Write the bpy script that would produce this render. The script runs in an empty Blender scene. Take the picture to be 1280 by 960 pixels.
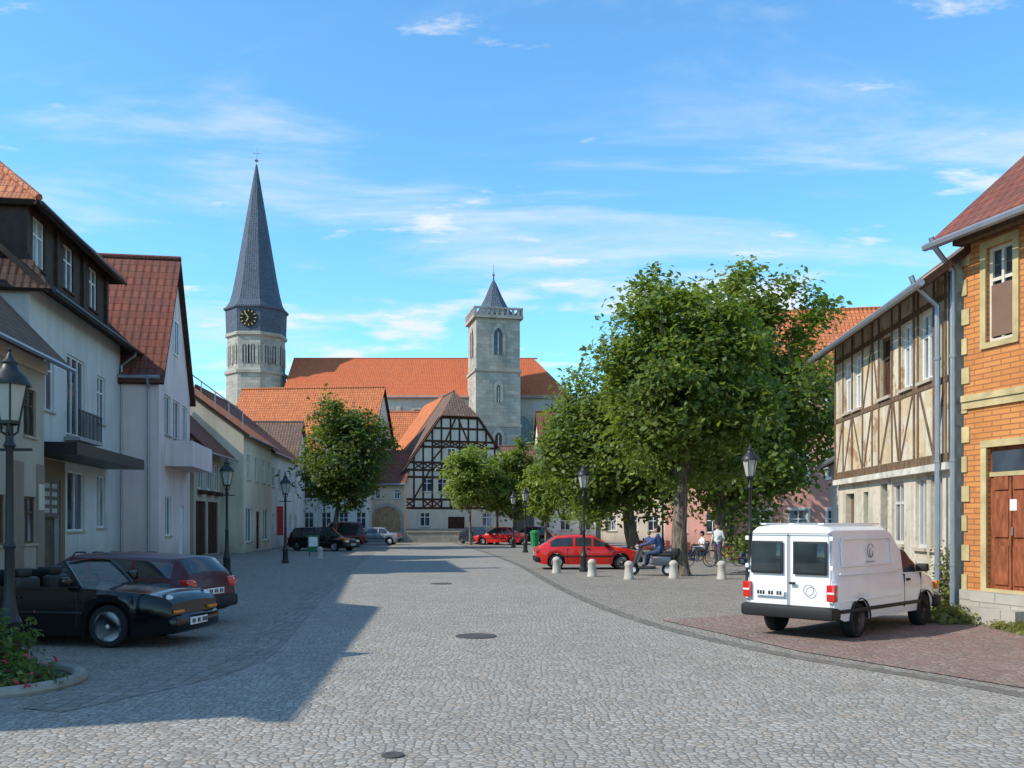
import bpy, bmesh, math, random
import numpy as np
from mathutils import Vector, Matrix
random.seed(7); np.random.seed(7)
scene=bpy.context.scene
COL=scene.collection
# ------------------------------------------------------------------ materials
class NB:
    def __init__(s,name,rough=.8,spec=.3,metal=0.):
        s.mat=bpy.data.materials.new(name); s.mat.use_nodes=True
        s.nt=s.mat.node_tree; s.b=s.nt.nodes['Principled BSDF']
        s.b.inputs['Roughness'].default_value=rough
        s.b.inputs['Specular IOR Level'].default_value=spec
        s.b.inputs['Metallic'].default_value=metal
        s.geo=None
    def n(s,t,ins=None,**kw):
        nd=s.nt.nodes.new(t)
        for k,v in kw.items(): setattr(nd,k,v)
        if ins:
            for k,v in ins.items():
                if isinstance(v,bpy.types.NodeSocket): s.nt.links.new(v,nd.inputs[k])
                else: nd.inputs[k].default_value=v
        return nd
    def pos(s):
        if not s.geo: s.geo=s.n('ShaderNodeNewGeometry')
        return s.geo.outputs['Position']
    def uv(s): return s.n('ShaderNodeTexCoord').outputs['UV']
    def noise(s,scale,detail=4,vec=None,rough=.55,dist=0.):
        return s.n('ShaderNodeTexNoise',{'Vector':vec if vec is not None else s.pos(),'Scale':scale,'Detail':detail,'Roughness':rough,'Distortion':dist}).outputs['Fac']
    def ramp(s,f,a,b,c0=0.,c1=1.):
        return s.n('ShaderNodeMapRange',{'Value':f,'From Min':a,'From Max':b,'To Min':c0,'To Max':c1}).outputs[0]
    def mix(s,f,a,b,mode='MIX'):
        nd=s.nt.nodes.new('ShaderNodeMix'); nd.data_type='RGBA'; nd.blend_type=mode
        for i,v in ((0,f),(6,a),(7,b)):
            if isinstance(v,bpy.types.NodeSocket): s.nt.links.new(v,nd.inputs[i])
            else: nd.inputs[i].default_value=v if i==0 else (*v[:3],1)
        return nd.outputs[2]
    def math(s,op,a,b=0.):
        return s.n('ShaderNodeMath',{0:a,1:b},operation=op).outputs[0]
    def scalev(s,v,k):
        return s.n('ShaderNodeVectorMath',{0:v,1:k},operation='MULTIPLY').outputs[0]
    def col(s,c):
        if isinstance(c,bpy.types.NodeSocket): s.nt.links.new(c,s.b.inputs['Base Color'])
        else: s.b.inputs['Base Color'].default_value=(*c[:3],1)
    def bump(s,h,strength=.3,dist=.02):
        bn=s.n('ShaderNodeBump',{'Height':h,'Strength':strength,'Distance':dist})
        s.nt.links.new(bn.outputs[0],s.b.inputs['Normal'])
def k(c,f): return tuple(max(0,min(1,x*f)) for x in c[:3])
def plain(name,c,rough=.6,spec=.3,metal=0.,coat=0.,var=.1):
    m=NB(name,rough,spec,metal)
    if var: m.col(m.mix(m.ramp(m.noise(3.,5),.3,.7),k(c,1-var),k(c,1+var)))
    else: m.col(c)
    if coat: m.b.inputs['Coat Weight'].default_value=coat; m.b.inputs['Coat Roughness'].default_value=.04
    return m.mat
def plaster(name,c,var=.12,stain=.35,dirt=(.17,.145,.11)):
    m=NB(name,.92,.15)
    base=m.mix(m.ramp(m.noise(.5,7),.3,.7),k(c,1-var),k(c,1+var*.6))
    st=m.noise(1.,5,m.scalev(m.pos(),(2.2,2.2,.22)))
    base=m.mix(m.ramp(st,.5,.8,0,stain),base,dirt)
    z=m.n('ShaderNodeSeparateXYZ',{0:m.pos()}).outputs[2]
    low=m.math('MULTIPLY',m.ramp(z,1.3,0.,0,1),m.noise(2.5,4))
    base=m.mix(m.math('MULTIPLY',low,.9),base,dirt)
    m.col(base); m.bump(m.noise(30,4),.25,.01); return m.mat
def tiles(name,c1,c2,w=.24,h=.33,weather=.35,wcol=(.10,.08,.07)):
    m=NB(name,.85,.2)
    uv=m.uv()
    br=m.n('ShaderNodeTexBrick',{'Vector':uv,'Color1':(*c1,1),'Color2':(*c2,1),'Mortar':(*k(c1,.3),1),'Scale':1.,'Mortar Size':.016,'Brick Width':w,'Row Height':h,'Bias':-.1},offset=.5)
    c=m.mix(m.ramp(m.noise(.8,6),.42,.75,0,weather),br.outputs['Color'],wcol)
    c=m.mix(m.ramp(m.noise(7,3),.5,.75,0,.3),c,k(c2,1.25))
    m.col(c)
    sx=m.n('ShaderNodeSeparateXYZ',{0:uv})
    a=m.math('FRACT',m.math('DIVIDE',sx.outputs[1],h))
    s=m.math('SINE',m.math('MULTIPLY',sx.outputs[0],2*math.pi/w))
    hgt=m.math('ADD',m.math('MULTIPLY',m.math('SUBTRACT',1.,a),1.),m.math('MULTIPLY',s,.35))
    m.bump(hgt,.8,.04); return m.mat
def bricks(name,c1,c2,mortar,w=.26,h=.085,ms=.008,b=.7):
    m=NB(name,.9,.15)
    br=m.n('ShaderNodeTexBrick',{'Vector':m.uv(),'Color1':(*c1,1),'Color2':(*c2,1),'Mortar':(*mortar,1),'Scale':1.,'Mortar Size':ms,'Brick Width':w,'Row Height':h},offset=.5)
    m.col(m.mix(m.ramp(m.noise(1.2,6),.45,.8,0,.4),br.outputs['Color'],k(c2,.55)))
    m.bump(m.math('SUBTRACT',1.,br.outputs['Fac']),b,.015); return m.mat
def stonewall(name,c,w=.7,h=.38,ms=.012):
    m=NB(name,.95,.1)
    br=m.n('ShaderNodeTexBrick',{'Vector':m.uv(),'Color1':(*k(c,.8),1),'Color2':(*k(c,1.15),1),'Mortar':(*k(c,.6),1),'Scale':1.,'Mortar Size':ms,'Brick Width':w,'Row Height':h},offset=.5)
    st=m.noise(.35,6,m.scalev(m.pos(),(1.5,1.5,.5)))
    m.col(m.mix(m.ramp(st,.42,.72,0,.55),br.outputs['Color'],k(c,.5)))
    m.bump(m.noise(8,4),.4,.03); return m.mat
def cobble(name,c,scale=8.,joint=(.13,.115,.09),tint=None,rnd=.75,patch=.3):
    m=NB(name,.82,.18)
    p=m.scalev(m.pos(),(1,1,0))
    warp=m.n('ShaderNodeTexNoise',{'Vector':p,'Scale':.6,'Detail':2}).outputs['Color']
    p2=m.n('ShaderNodeVectorMath',{0:p,1:m.scalev(warp,(.5,.5,0))},operation='ADD').outputs[0]
    v=m.n('ShaderNodeTexVoronoi',{'Vector':p2,'Scale':scale,'Randomness':rnd},voronoi_dimensions='2D')
    e=m.n('ShaderNodeTexVoronoi',{'Vector':p2,'Scale':scale,'Randomness':rnd},voronoi_dimensions='2D',feature='DISTANCE_TO_EDGE').outputs['Distance']
    r=m.n('ShaderNodeSeparateColor',{0:v.outputs['Color']})
    base=m.mix(r.outputs[0],k(c,.72),k(c,1.22))
    if tint: base=m.mix(m.ramp(r.outputs[1],.45,.9),base,tint)
    else: base=m.mix(m.ramp(r.outputs[1],.55,.95,0,.6),base,(c[0]*1.08,c[1]*.92,c[2]*.78))
    base=m.mix(m.ramp(m.noise(.22,6),.35,.72,0,patch),base,k(c,.55))
    base=m.mix(m.ramp(m.noise(1.3,7,rough=.65),.48,.75,0,.4),base,k(c,1.25))
    base=m.mix(m.ramp(m.noise(2.1,7,rough=.7),.56,.7,0,.25),base,(.14,.125,.10))
    base=m.mix(m.ramp(e,.03,.13,.8,0),base,joint)
    m.col(base)
    h=m.math('ADD',m.ramp(e,0.,.25),m.math('MULTIPLY',m.noise(25,3),.25))
    m.bump(h,.5,.016)
    return m.mat
def timberm(name,c):
    m=NB(name,.9,.1)
    m.col(m.mix(m.ramp(m.noise(2,5,m.scalev(m.pos(),(6,6,1.5))),.3,.7),k(c,.6),k(c,1.5)))
    m.bump(m.noise(20,3),.3,.01); return m.mat
def peeling(name,a,b,c,th=.57):
    m=NB(name,.95,.1)
    x=m.mix(m.ramp(m.noise(.9,7,rough=.65),.44,.5),a,b)
    x=m.mix(m.ramp(m.noise(1.6,8,m.scalev(m.pos(),(1,1,.8)),rough=.7),th,th+.04),x,c)
    st=m.noise(1.,5,m.scalev(m.pos(),(3,3,.3)))
    x=m.mix(m.ramp(st,.46,.78,0,.5),x,(.16,.13,.10))
    x=m.mix(m.ramp(m.noise(5,6,rough=.7),.55,.7,0,.4),x,(.22,.18,.13))
    m.col(x); m.bump(m.noise(1.6,8,rough=.7),.8,.05); return m.mat
def glassm(name,c=(.02,.025,.03),curtain=None):
    m=NB(name,.06,.6)
    if curtain: m.col(m.mix(m.ramp(m.noise(2.2,2,m.scalev(m.pos(),(1,1,.15))),.42,.6),c,curtain))
    else: m.col(m.mix(m.ramp(m.noise(1.3,2),.35,.65),c,k(c,3)))
    return m.mat
WHITE=plain('white_paint',(.74,.74,.72),.5)
GLASS=glassm('window_glass'); GLASSC=glassm('window_glass_curtained',(.04,.045,.05),(.35,.36,.37))
DARK=plain('dark_void',(.012,.011,.01),.9)
METAL=plain('zinc_metal',(.33,.35,.38),.45,.5,.6)
IRON=plain('black_iron',(.02,.022,.022),.45,.4)
BROWN=timberm('brown_timber',(.06,.03,.02))
GREYT=timberm('weathered_timber',(.15,.098,.06))
STONE=stonewall('grey_ashlar',(.40,.36,.30))
PLW=plaster('white_plaster',(.70,.68,.63))
PLGW=plaster('greywhite_plaster',(.62,.60,.55))
PLP=plaster('lilac_pink_plaster',(.78,.61,.57))
PLC=plaster('cream_plaster',(.72,.62,.47))
PLB=plaster('beige_plaster',(.46,.39,.30))
PLPK=plaster('pink_plaster',(.68,.34,.28))
PLY=plaster('yellow_plaster',(.62,.48,.35))
TRED=tiles('red_brown_tiles',(.25,.08,.05),(.16,.058,.042))
TPK=tiles('grid_red_tiles',(.23,.07,.045),(.17,.055,.04),.34,.42)
TOR=tiles('orange_tiles',(.60,.19,.07),(.47,.135,.055),weather=.2)
TCH=tiles('church_tiles',(.60,.155,.06),(.50,.12,.05),weather=.15)
TBR=tiles('old_brown_tiles',(.22,.13,.09),(.14,.085,.06),weather=.45)
TDK=tiles('dark_tiles',(.085,.045,.035),(.05,.032,.028))
SLATE=tiles('blue_slate',(.115,.135,.175),(.08,.095,.125),.3,.25,.25,(.05,.06,.08))
# ------------------------------------------------------------------ mesh builder
class Fr:
    def __init__(s,O,u,n,z=0.):
        s.O=Vector((O[0],O[1],z)); s.u=Vector((u[0],u[1],0)).normalized(); s.n=Vector((n[0],n[1],0)).normalized()
    def p(s,a,b,c): return s.O+s.u*a+s.n*b+Vector((0,0,c))
def frAB(A,B,z=0.):
    u=Vector((B[0]-A[0],B[1]-A[1],0)).normalized()
    return Fr(A,u,(u.y,-u.x),z)
class MB:
    def __init__(s): s.v=[];s.f=[];s.m=[];s.mats=[]
    def mi(s,mat):
        if mat not in s.mats: s.mats.append(mat)
        return s.mats.index(mat)
    def face(s,pts,mat):
        i=len(s.v); s.v.extend(Vector(p) for p in pts); s.f.append(tuple(range(i,i+len(pts)))); s.m.append(s.mi(mat))
    def mesh(s,vs,fs,mat,M=None):
        i=len(s.v)
        for p in vs: s.v.append((M@Vector(p)) if M is not None else Vector(p))
        if not isinstance(mat,list): j=s.mi(mat); s.m.extend([j]*len(fs))
        else: s.m.extend(s.mi(x) for x in mat)
        s.f.extend(tuple(q+i for q in f) for f in fs)
    def box(s,fr,a0,a1,b0,b1,c0,c1,mat):
        P=[fr.p(a,b,c) for c in (c0,c1) for b in (b0,b1) for a in (a0,a1)]
        F=[(0,2,3,1),(4,5,7,6),(0,1,5,4),(2,6,7,3),(0,4,6,2),(1,3,7,5)]
        if fr.u.cross(fr.n).z<0: F=[f[::-1] for f in F]
        s.mesh(P,F,mat)
    def slab(s,pts,th,mat,em=None):
        pts=[Vector(p) for p in pts]
        n=Vector((0,0,0))
        for i in range(len(pts)): n+=pts[i].cross(pts[(i+1)%len(pts)])
        n.normalize()
        if n.z<0: pts=pts[::-1]; n=-n
        lo=[p-n*th for p in pts]
        s.face(pts,mat); s.face(lo[::-1],em or mat)
        for i in range(len(pts)):
            j=(i+1)%len(pts); s.face([lo[i],lo[j],pts[j],pts[i]],em or mat)
    def tube(s,pts,rad,seg,mat,cap=True):
        pts=[Vector(p) for p in pts]
        if not isinstance(rad,(list,tuple)): rad=[rad]*len(pts)
        vs=[];fs=[]
        for i,p in enumerate(pts):
            d=(pts[min(i+1,len(pts)-1)]-pts[max(i-1,0)]).normalized()
            if i==0: x=d.orthogonal().normalized()
            else: x=(x-d*x.dot(d)).normalized()
            y=d.cross(x)
            for j in range(seg):
                a=2*math.pi*j/seg; vs.append(p+(x*math.cos(a)+y*math.sin(a))*rad[i])
        for i in range(len(pts)-1):
            for j in range(seg):
                j2=(j+1)%seg; fs.append((i*seg+j,i*seg+j2,(i+1)*seg+j2,(i+1)*seg+j))
        if cap: fs.append(tuple(range(seg))[::-1]); fs.append(tuple((len(pts)-1)*seg+j for j in range(seg)))
        s.mesh(vs,fs,mat)
    def lathe(s,o,prof,seg,mat,axis='z',rot=0.,M=None,sx=1.):
        vs=[];fs=[]
        for r,h in prof:
            for j in range(seg):
                a=rot+2*math.pi*j/seg; x,y=r*math.cos(a),r*math.sin(a)
                q=(x,y,h) if axis=='z' else ((x,h,y) if axis=='y' else (h,x,y))
                vs.append(Vector(o)+Vector(q))
        for i in range(len(prof)-1):
            for j in range(seg):
                j2=(j+1)%seg; fs.append((i*seg+j,i*seg+j2,(i+1)*seg+j2,(i+1)*seg+j))
        if prof[0][0]>1e-4: fs.append(tuple(range(seg))[::-1])
        if prof[-1][0]>1e-4: fs.append(tuple((len(prof)-1)*seg+j for j in range(seg)))
        s.mesh(vs,fs,mat,M)
    def rbox(s,x0,x1,y0,y1,z0,z1,r,mat,M=None,seg=2):
        bm=bmesh.new(); bmesh.ops.create_cube(bm,size=1.)
        for v in bm.verts: v.co=Vector(((x0+x1)/2+v.co.x*(x1-x0),(y0+y1)/2+v.co.y*(y1-y0),(z0+z1)/2+v.co.z*(z1-z0)))
        bmesh.ops.bevel(bm,geom=bm.edges[:],offset=r,segments=seg,affect='EDGES',profile=.5)
        bm.verts.index_update()
        s.mesh([v.co.copy() for v in bm.verts],[tuple(v.index for v in f.verts) for f in bm.faces],mat,M); bm.free()
    def build(s,name,parent=None,off=(0,0,0),smooth=None):
        off=Vector(off)
        me=bpy.data.meshes.new(name); me.from_pydata([tuple(p-off) for p in s.v],[],s.f)
        for m in s.mats: me.materials.append(m)
        me.polygons.foreach_set('material_index',s.m)
        uvl=me.uv_layers.new(name='UVMap'); data=np.zeros(len(me.loops)*2)
        for p in me.polygons:
            n=p.normal
            if abs(n.z)>.999 or n.length<.5: t=Vector((1,0,0)); w=Vector((0,1,0))
            else:
                t=Vector((-n.y,n.x,0)).normalized(); w=n.cross(t)
                if w.z<0: w=-w; t=-t
            for li in p.loop_indices:
                q=s.v[me.loops[li].vertex_index]; data[2*li]=q.dot(t); data[2*li+1]=q.dot(w)
        uvl.data.foreach_set('uv',data)
        if smooth is not None:
            me.polygons.foreach_set('use_smooth',[True]*len(me.polygons))
            me.set_sharp_from_angle(angle=math.radians(smooth))
        ob=bpy.data.objects.new(name,me); COL.objects.link(ob)
        if parent: ob.parent=parent
        else: ob.location=off
        return ob
class Obj:
    def __init__(s,name,loc=(0,0,0),smooth=None):
        s.name=name; s.loc=Vector((loc[0],loc[1],loc[2] if len(loc)>2 else 0)); s.parts={}; s.smooth=smooth
    def __getitem__(s,kk):
        if kk not in s.parts: s.parts[kk]=MB()
        return s.parts[kk]
    def finish(s):
        e=bpy.data.objects.new(s.name,None); e.location=s.loc; e.empty_display_size=.3; COL.objects.link(e)
        for kk,mb in s.parts.items():
            if mb.f: mb.build(kk,e,s.loc,s.smooth)
        return e
# ------------------------------------------------------------------ building helpers
def wallgrid(mb,fr,W,z0,z1,ops,mat,rev=.16,revmat=None):
    us=sorted(set([0,W]+[o[0] for o in ops]+[o[1] for o in ops])); zs=sorted(set([z0,z1]+[o[2] for o in ops]+[o[3] for o in ops]))
    us=[x for x in us if 0<=x<=W]; zs=[x for x in zs if z0<=x<=z1]
    for i in range(len(us)-1):
        for j in range(len(zs)-1):
            cu=(us[i]+us[i+1])/2; cz=(zs[j]+zs[j+1])/2
            if any(o[0]<cu<o[1] and o[2]<cz<o[3] for o in ops): continue
            mb.face([fr.p(us[i],0,zs[j]),fr.p(us[i+1],0,zs[j]),fr.p(us[i+1],0,zs[j+1]),fr.p(us[i],0,zs[j+1])],mat)
    rm=revmat or mat
    for a,b,c,d in ops:
        mb.face([fr.p(a,0,c),fr.p(a,-rev,c),fr.p(a,-rev,d),fr.p(a,0,d)],rm)
        mb.face([fr.p(b,0,c),fr.p(b,0,d),fr.p(b,-rev,d),fr.p(b,-rev,c)],rm)
        mb.face([fr.p(a,0,c),fr.p(b,0,c),fr.p(b,-rev,c),fr.p(a,-rev,c)],rm)
        mb.face([fr.p(a,0,d),fr.p(a,-rev,d),fr.p(b,-rev,d),fr.p(b,0,d)],rm)
def window(o,fr,a,b,c,d,dep=.12,frame=WHITE,gl=GLASS,nx=2,tr=.66,fw=.07):
    o['window_glass'].face([fr.p(a,-dep,c),fr.p(b,-dep,c),fr.p(b,-dep,d),fr.p(a,-dep,d)],gl)
    m=o['window_frames']; e0,e1=-dep+.004,-dep+.05
    m.box(fr,a,a+fw,e0,e1,c,d,frame); m.box(fr,b-fw,b,e0,e1,c,d,frame)
    m.box(fr,a+fw,b-fw,e0,e1,c,c+fw,frame); m.box(fr,a+fw,b-fw,e0,e1,d-fw,d,frame)
    zt=c+(d-c)*tr if tr else None
    for i in range(1,nx):
        x=a+(b-a)*i/nx; m.box(fr,x-.03,x+.03,e0,e1+.006,c+fw,d-fw,frame)
    if zt: m.box(fr,a+fw,b-fw,e0,e1-.006,zt-.03,zt+.03,frame)
def facade(o,fr,W,z0,z1,wins,wm,sur=None,sw=.11,frame=WHITE,gl=GLASS,sill=True,doorm=None):
    ops=[]
    for w in wins:
        uc,zz,ww,hh=w[:4]; ops.append((uc-ww/2,uc+ww/2,zz,zz+hh))
    wallgrid(o['walls'],fr,W,z0,z1,ops,wm)
    for w,op in zip(wins,ops):
        opt=w[4] if len(w)>4 else {}
        a,b,c,d=op
        if opt.get('door'):
            dm=opt.get('mat',doorm or BROWN)
            o['door'].box(fr,a,b,-.13,-.08,c,d,dm)
            for i in range(3):
                hz=(d-c)/3; o['door'].box(fr,a+.1,(a+b)/2-.05,-.078,-.05,c+hz*i+.08,c+hz*(i+1)-.08,dm); o['door'].box(fr,(a+b)/2+.05,b-.1,-.078,-.05,c+hz*i+.08,c+hz*(i+1)-.08,dm)
        elif opt.get('void'):
            o['window_glass'].face([fr.p(a,-.15,c),fr.p(b,-.15,c),fr.p(b,-.15,d),fr.p(a,-.15,d)],opt.get('mat',DARK))
        else: window(o,fr,a,b,c,d,frame=opt.get('frame',frame),gl=opt.get('gl',gl if random.random()<.6 else GLASSC),nx=opt.get('nx',2),tr=opt.get('tr',.66))
        s=opt.get('sur',sur)
        if s:
            t=o['trim']; t.box(fr,a-sw,a,0,.035,c,d,s); t.box(fr,b,b+sw,0,.035,c,d,s); t.box(fr,a-sw,b+sw,0,.045,d,d+sw,s); t.box(fr,a-sw,b+sw,0,.045,c-sw*.8,c,s)
        elif sill and not opt.get('door'): o['trim'].box(fr,a-.05,b+.05,.002,.07,c-.07,c-.003,opt.get('sill',PLB))
        sh=opt.get('shut')
        if sh:
            ww=(b-a)/2; o['shutters'].box(fr,a-ww-.02,a-.04,.01,.05,c,d,sh); o['shutters'].box(fr,b+.04,b+ww+.02,.01,.05,c,d,sh)
def frames4(A,B,D):
    f=frAB(A,B); W=(Vector(B)-Vector(A)).length
    A3=f.p(0,0,0);B3=f.p(W,0,0)
    r=Fr(B3,-f.n,f.u); l=Fr(A3-f.n*D,f.n,-f.u); bk=Fr(B3-f.n*D,-f.u,-f.n)
    return f,r,bk,l,W
def roof(o,f,W,D,ze,zr,mat,ridge='u',over=.4,og=.25,th=.14,jerk=None,hip=(0,0),em=BROWN):
    m=o['roof']
    if ridge=='u':
        s=(zr-ze)/(D/2); h=D/2
        a0,a1=-og,W+og
        if hip[0]: a0=-over
        if hip[1]: a1=W+over
        m.slab([f.p(a0,over,ze-over*s+.06),f.p(a1,over,ze-over*s+.06),f.p(a1-(hip[1] and hip[1]+over),-h,zr+.06),f.p(a0+(hip[0] and hip[0]+over),-h,zr+.06)],th,mat,em)
        m.slab([f.p(a0,-D-over,ze-over*s+.06),f.p(a1,-D-over,ze-over*s+.06),f.p(a1-(hip[1] and hip[1]+over),-h-.001,zr+.06),f.p(a0+(hip[0] and hip[0]+over),-h-.001,zr+.06)],th,mat,em)
        if hip[0]: m.slab([f.p(a0,over,ze-over*s+.06),f.p(a0,-D-over,ze-over*s+.06),f.p(hip[0],-h,zr+.06)],th,mat,em)
        if hip[1]: m.slab([f.p(a1,over,ze-over*s+.06),f.p(a1,-D-over,ze-over*s+.06),f.p(W-hip[1],-h,zr+.06)],th,mat,em)
        m.tube([f.p(a0+hip[0],-h,zr+.06),f.p(a1-hip[1],-h,zr+.06)],.11,6,mat)
        for b in (over+.06,):
            o['gutter'].tube([f.p(a0,b,ze-over*s-.02),f.p(a1,b,ze-over*s-.02)],.07,6,METAL)
    else:
        h=W/2; s=(zr-ze)/h
        for sg in (0,1):
            def P(a,b,c):
                return f.p(a if sg==0 else W-a,b,c+.06)
            if jerk:
                zc,q=jerk; ac=(zc-ze)/s
                pts=[P(-over,og,ze-over*s),P(ac,og,zc),P(h,-q,zr),P(h,-D-og,zr),P(-over,-D-og,ze-over*s)]
            else: pts=[P(-over,og,ze-over*s),P(h,og,zr),P(h,-D-og,zr),P(-over,-D-og,ze-over*s)]
            m.slab(pts,th,mat[sg] if isinstance(mat,tuple) else mat,em)
        m0=mat[0] if isinstance(mat,tuple) else mat
        if jerk:
            zc,q=jerk; ac=(zc-ze)/s
            m.slab([f.p(ac,og+.05,zc+.06),f.p(W-ac,og+.05,zc+.06),f.p(h,-q,zr+.07)],th,m0,em)
        m.tube([f.p(h,(-jerk[1] if jerk else og),zr+.06),f.p(h,-D-og,zr+.06)],.11,6,m0)
def house(name,A,B,D,ze,zr,wm,rm,wins=(),ridge='u',left=(),right=(),z0=0.,over=.4,og=.25,jerk=None,hip=(0,0),sur=None,frame=WHITE,chim=(),fin=True,gw=(),em=BROWN,base=None):
    f,r,bk,l,W=frames4(A,B,D)
    c=f.p(W/2,-D/2,0); o=Obj(name,(c.x,c.y,0))
    facade(o,f,W,z0,ze,wins,wm,sur=sur,frame=frame)
    facade(o,r,D,z0,ze,right,wm,sur=sur,frame=frame); facade(o,l,D,z0,ze,left,wm,sur=sur,frame=frame); facade(o,bk,W,z0,ze,(),wm)
    w=o['walls']
    if ridge=='u':
        if not hip[0]: w.face([l.p(0,0,ze),l.p(D,0,ze),l.p(D/2,0,zr)],wm)
        if not hip[1]: w.face([r.p(0,0,ze),r.p(D,0,ze),r.p(D/2,0,zr)],wm)
    else:
        w.face([bk.p(0,0,ze),bk.p(W,0,ze),bk.p(W/2,0,zr)],wm)
        if jerk:
            ac=(jerk[0]-ze)/((zr-ze)/(W/2)); w.face([f.p(0,0,ze),f.p(W,0,ze),f.p(W-ac,0,jerk[0]),f.p(ac,0,jerk[0])],wm)
        else: w.face([f.p(0,0,ze),f.p(W,0,ze),f.p(W/2,0,zr)],wm)
    for (side,uc,zz,ww,hh) in gw:
        fr={'f':f,'l':l,'r':r}[side]
        o['window_glass'].face([fr.p(uc-ww/2,.015,zz),fr.p(uc+ww/2,.015,zz),fr.p(uc+ww/2,.015,zz+hh),fr.p(uc-ww/2,.015,zz+hh)],GLASS)
        t=o['window_frames']
        for x in (-ww/2,0,ww/2): t.box(fr,uc+x-.04,uc+x+.04,0.,.05,zz,zz+hh,frame)
        t.box(fr,uc-ww/2-.04,uc+ww/2+.04,0.,.06,zz-.08,zz,frame); t.box(fr,uc-ww/2-.04,uc+ww/2+.04,0.,.06,zz+hh,zz+hh+.08,frame)
    roof(o,f,W,D,ze,zr,rm,ridge,over,og,jerk=jerk,hip=hip,em=em)
    for (a,b,h,s) in chim:
        o['chimney'].box(f,a-s/2,a+s/2,b-s/2,b+s/2,ze,h,BRK2); o['chimney'].box(f,a-s/2-.06,a+s/2+.06,b-s/2-.06,b+s/2+.06,h,h+.12,STONE)
    if base: o['plinth'].box(f,0,W,.0,.04,0,base[0],base[1])
    if fin: o.finish()
    return o,f,r,bk,l,W
def beam(mb,fr,u0,z0,u1,z1,w,mat,b0=-.02,b1=.035):
    d=Vector((u1-u0,z1-z0)); L=d.length; d/=L; q=Vector((-d.y,d.x))*w/2
    pts=[(u0+q.x,z0+q.y),(u0-q.x,z0-q.y),(u1-q.x,z1-q.y),(u1+q.x,z1+q.y)]
    vs=[fr.p(a,b0,c) for a,c in pts]+[fr.p(a,b1,c) for a,c in pts]
    mb.mesh(vs,[(3,2,1,0),(4,5,6,7),(0,1,5,4),(1,2,6,5),(2,3,7,6),(3,0,4,7)],mat)
BRK=bricks('orange_brick',(.60,.25,.08),(.50,.19,.06),(.30,.13,.06),.42,.10,.012,.6)
BRK2=bricks('chimney_brick',(.30,.12,.08),(.22,.09,.06),(.3,.27,.22))
def downpipe(o,fr,a,ztop,b=.1,zb=0.,off=.45):
    o['downpipe'].tube([fr.p(a,b+off,ztop),fr.p(a,b+off*.9,ztop-.15),fr.p(a,b,ztop-.6),fr.p(a,b,zb+.02)],.055,8,METAL)
    for z in (1.,3.,5.): 
        if z<ztop-.7: o['downpipe'].tube([fr.p(a,b,z),fr.p(a,b,z+.05)],.068,8,METAL)
# ================================================================== RIGHT SIDE
PEEL=peeling('peeling_lower_plaster',(.52,.46,.36),(.60,.53,.42),(.38,.32,.25))
PEELO=peeling('peeling_ochre_plaster',(.58,.45,.28),(.62,.54,.41),(.40,.23,.13),.56)
A=(9.12,25.7);B=(8.5,17.7)
f,r,bk,l,W=frames4(A,B,8.)
o=Obj('half_timbered_house',(12.8,21.5,0))
gray=plain('grey_frame_paint',(.5,.48,.44),.7)
DUSTY=glassm('dusty_glass',(.06,.06,.06),(.30,.29,.27))
lw=[(1.1,0.3,.8,2.3,{'void':1,'mat':GREYT}),(2.5,1.5,.4,1.1,{'void':1}),(3.9,1.35,.5,1.4,{'void':1}),(4.85,1.35,.8,1.4,{'gl':DUSTY,'frame':gray}),(6.3,1.3,.62,1.5,{'frame':gray,'tr':0,'gl':DUSTY}),(7.15,1.3,.62,1.5,{'frame':gray,'tr':0,'gl':DUSTY})]
facade(o,f,W,0,3.0,lw,PEEL,sur=None)
fu=Fr(f.p(0,.1,0),f.u,f.n)
uw=[(1.25,4.75,.62,1.35),(2.15,4.75,.62,1.35),(4.3,4.75,.75,1.4,{'frame':GREYT,'nx':1,'gl':BROWN}),(5.75,4.75,.68,1.4),(6.85,4.75,.72,1.4)]
facade(o,fu,W,3.0,6.9,uw,PEELO,sill=True,gl=DUSTY)
t=o['timber_frame']
jit=lambda a=.04: random.uniform(-a,a)
for z,w in ((3.1,.2),(4.62,.12),(6.25,.12),(6.78,.2)): beam(t,fu,0,z,W,z+jit(.02),w,GREYT,b1=.02)
for u in (.08,.85,1.68,2.58,3.35,3.85,4.8,5.32,6.2,6.42,7.3,7.92): beam(t,fu,u,3.2,u+jit(.02),6.68,.09+random.random()*.04,GREYT,b1=.016)
for u0,u1 in ((.2,.8),(.95,1.6),(2.5,1.75),(2.7,3.3),(3.95,4.7),(5.25,4.9),(5.4,6.1),(7.25,6.5),(7.4,7.85)): beam(t,fu,u0+jit(),3.22,u1+jit(),4.55,.07+random.random()*.04,GREYT,b1=.012)
for u0,u1 in ((2.65,3.3),(3.8,3.4)): beam(t,fu,u0,4.7,u1,6.15,.09,GREYT,b1=.012)
o['trim'].box(f,0,W,.0,.16,2.86,2.998,plain('pale_cornice',(.55,.51,.43),.9,var=.3))
facade(o,r,8,0,6.9,(),PEEL);facade(o,l,8,0,6.9,(),PEELO);facade(o,bk,W,0,6.9,(),PEEL)
o['walls'].face([l.p(0,0,6.9),l.p(8,0,6.9),l.p(4,0,9.9)],PEELO); o['walls'].face([r.p(0,0,6.9),r.p(8,0,6.9),r.p(4,0,9.9)],PEEL)
roof(o,f,W,8,6.9,9.9,TBR,over=.65,og=.3)
downpipe(o,f,7.8,6.65,.22,off=.5)
o.finish()
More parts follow.
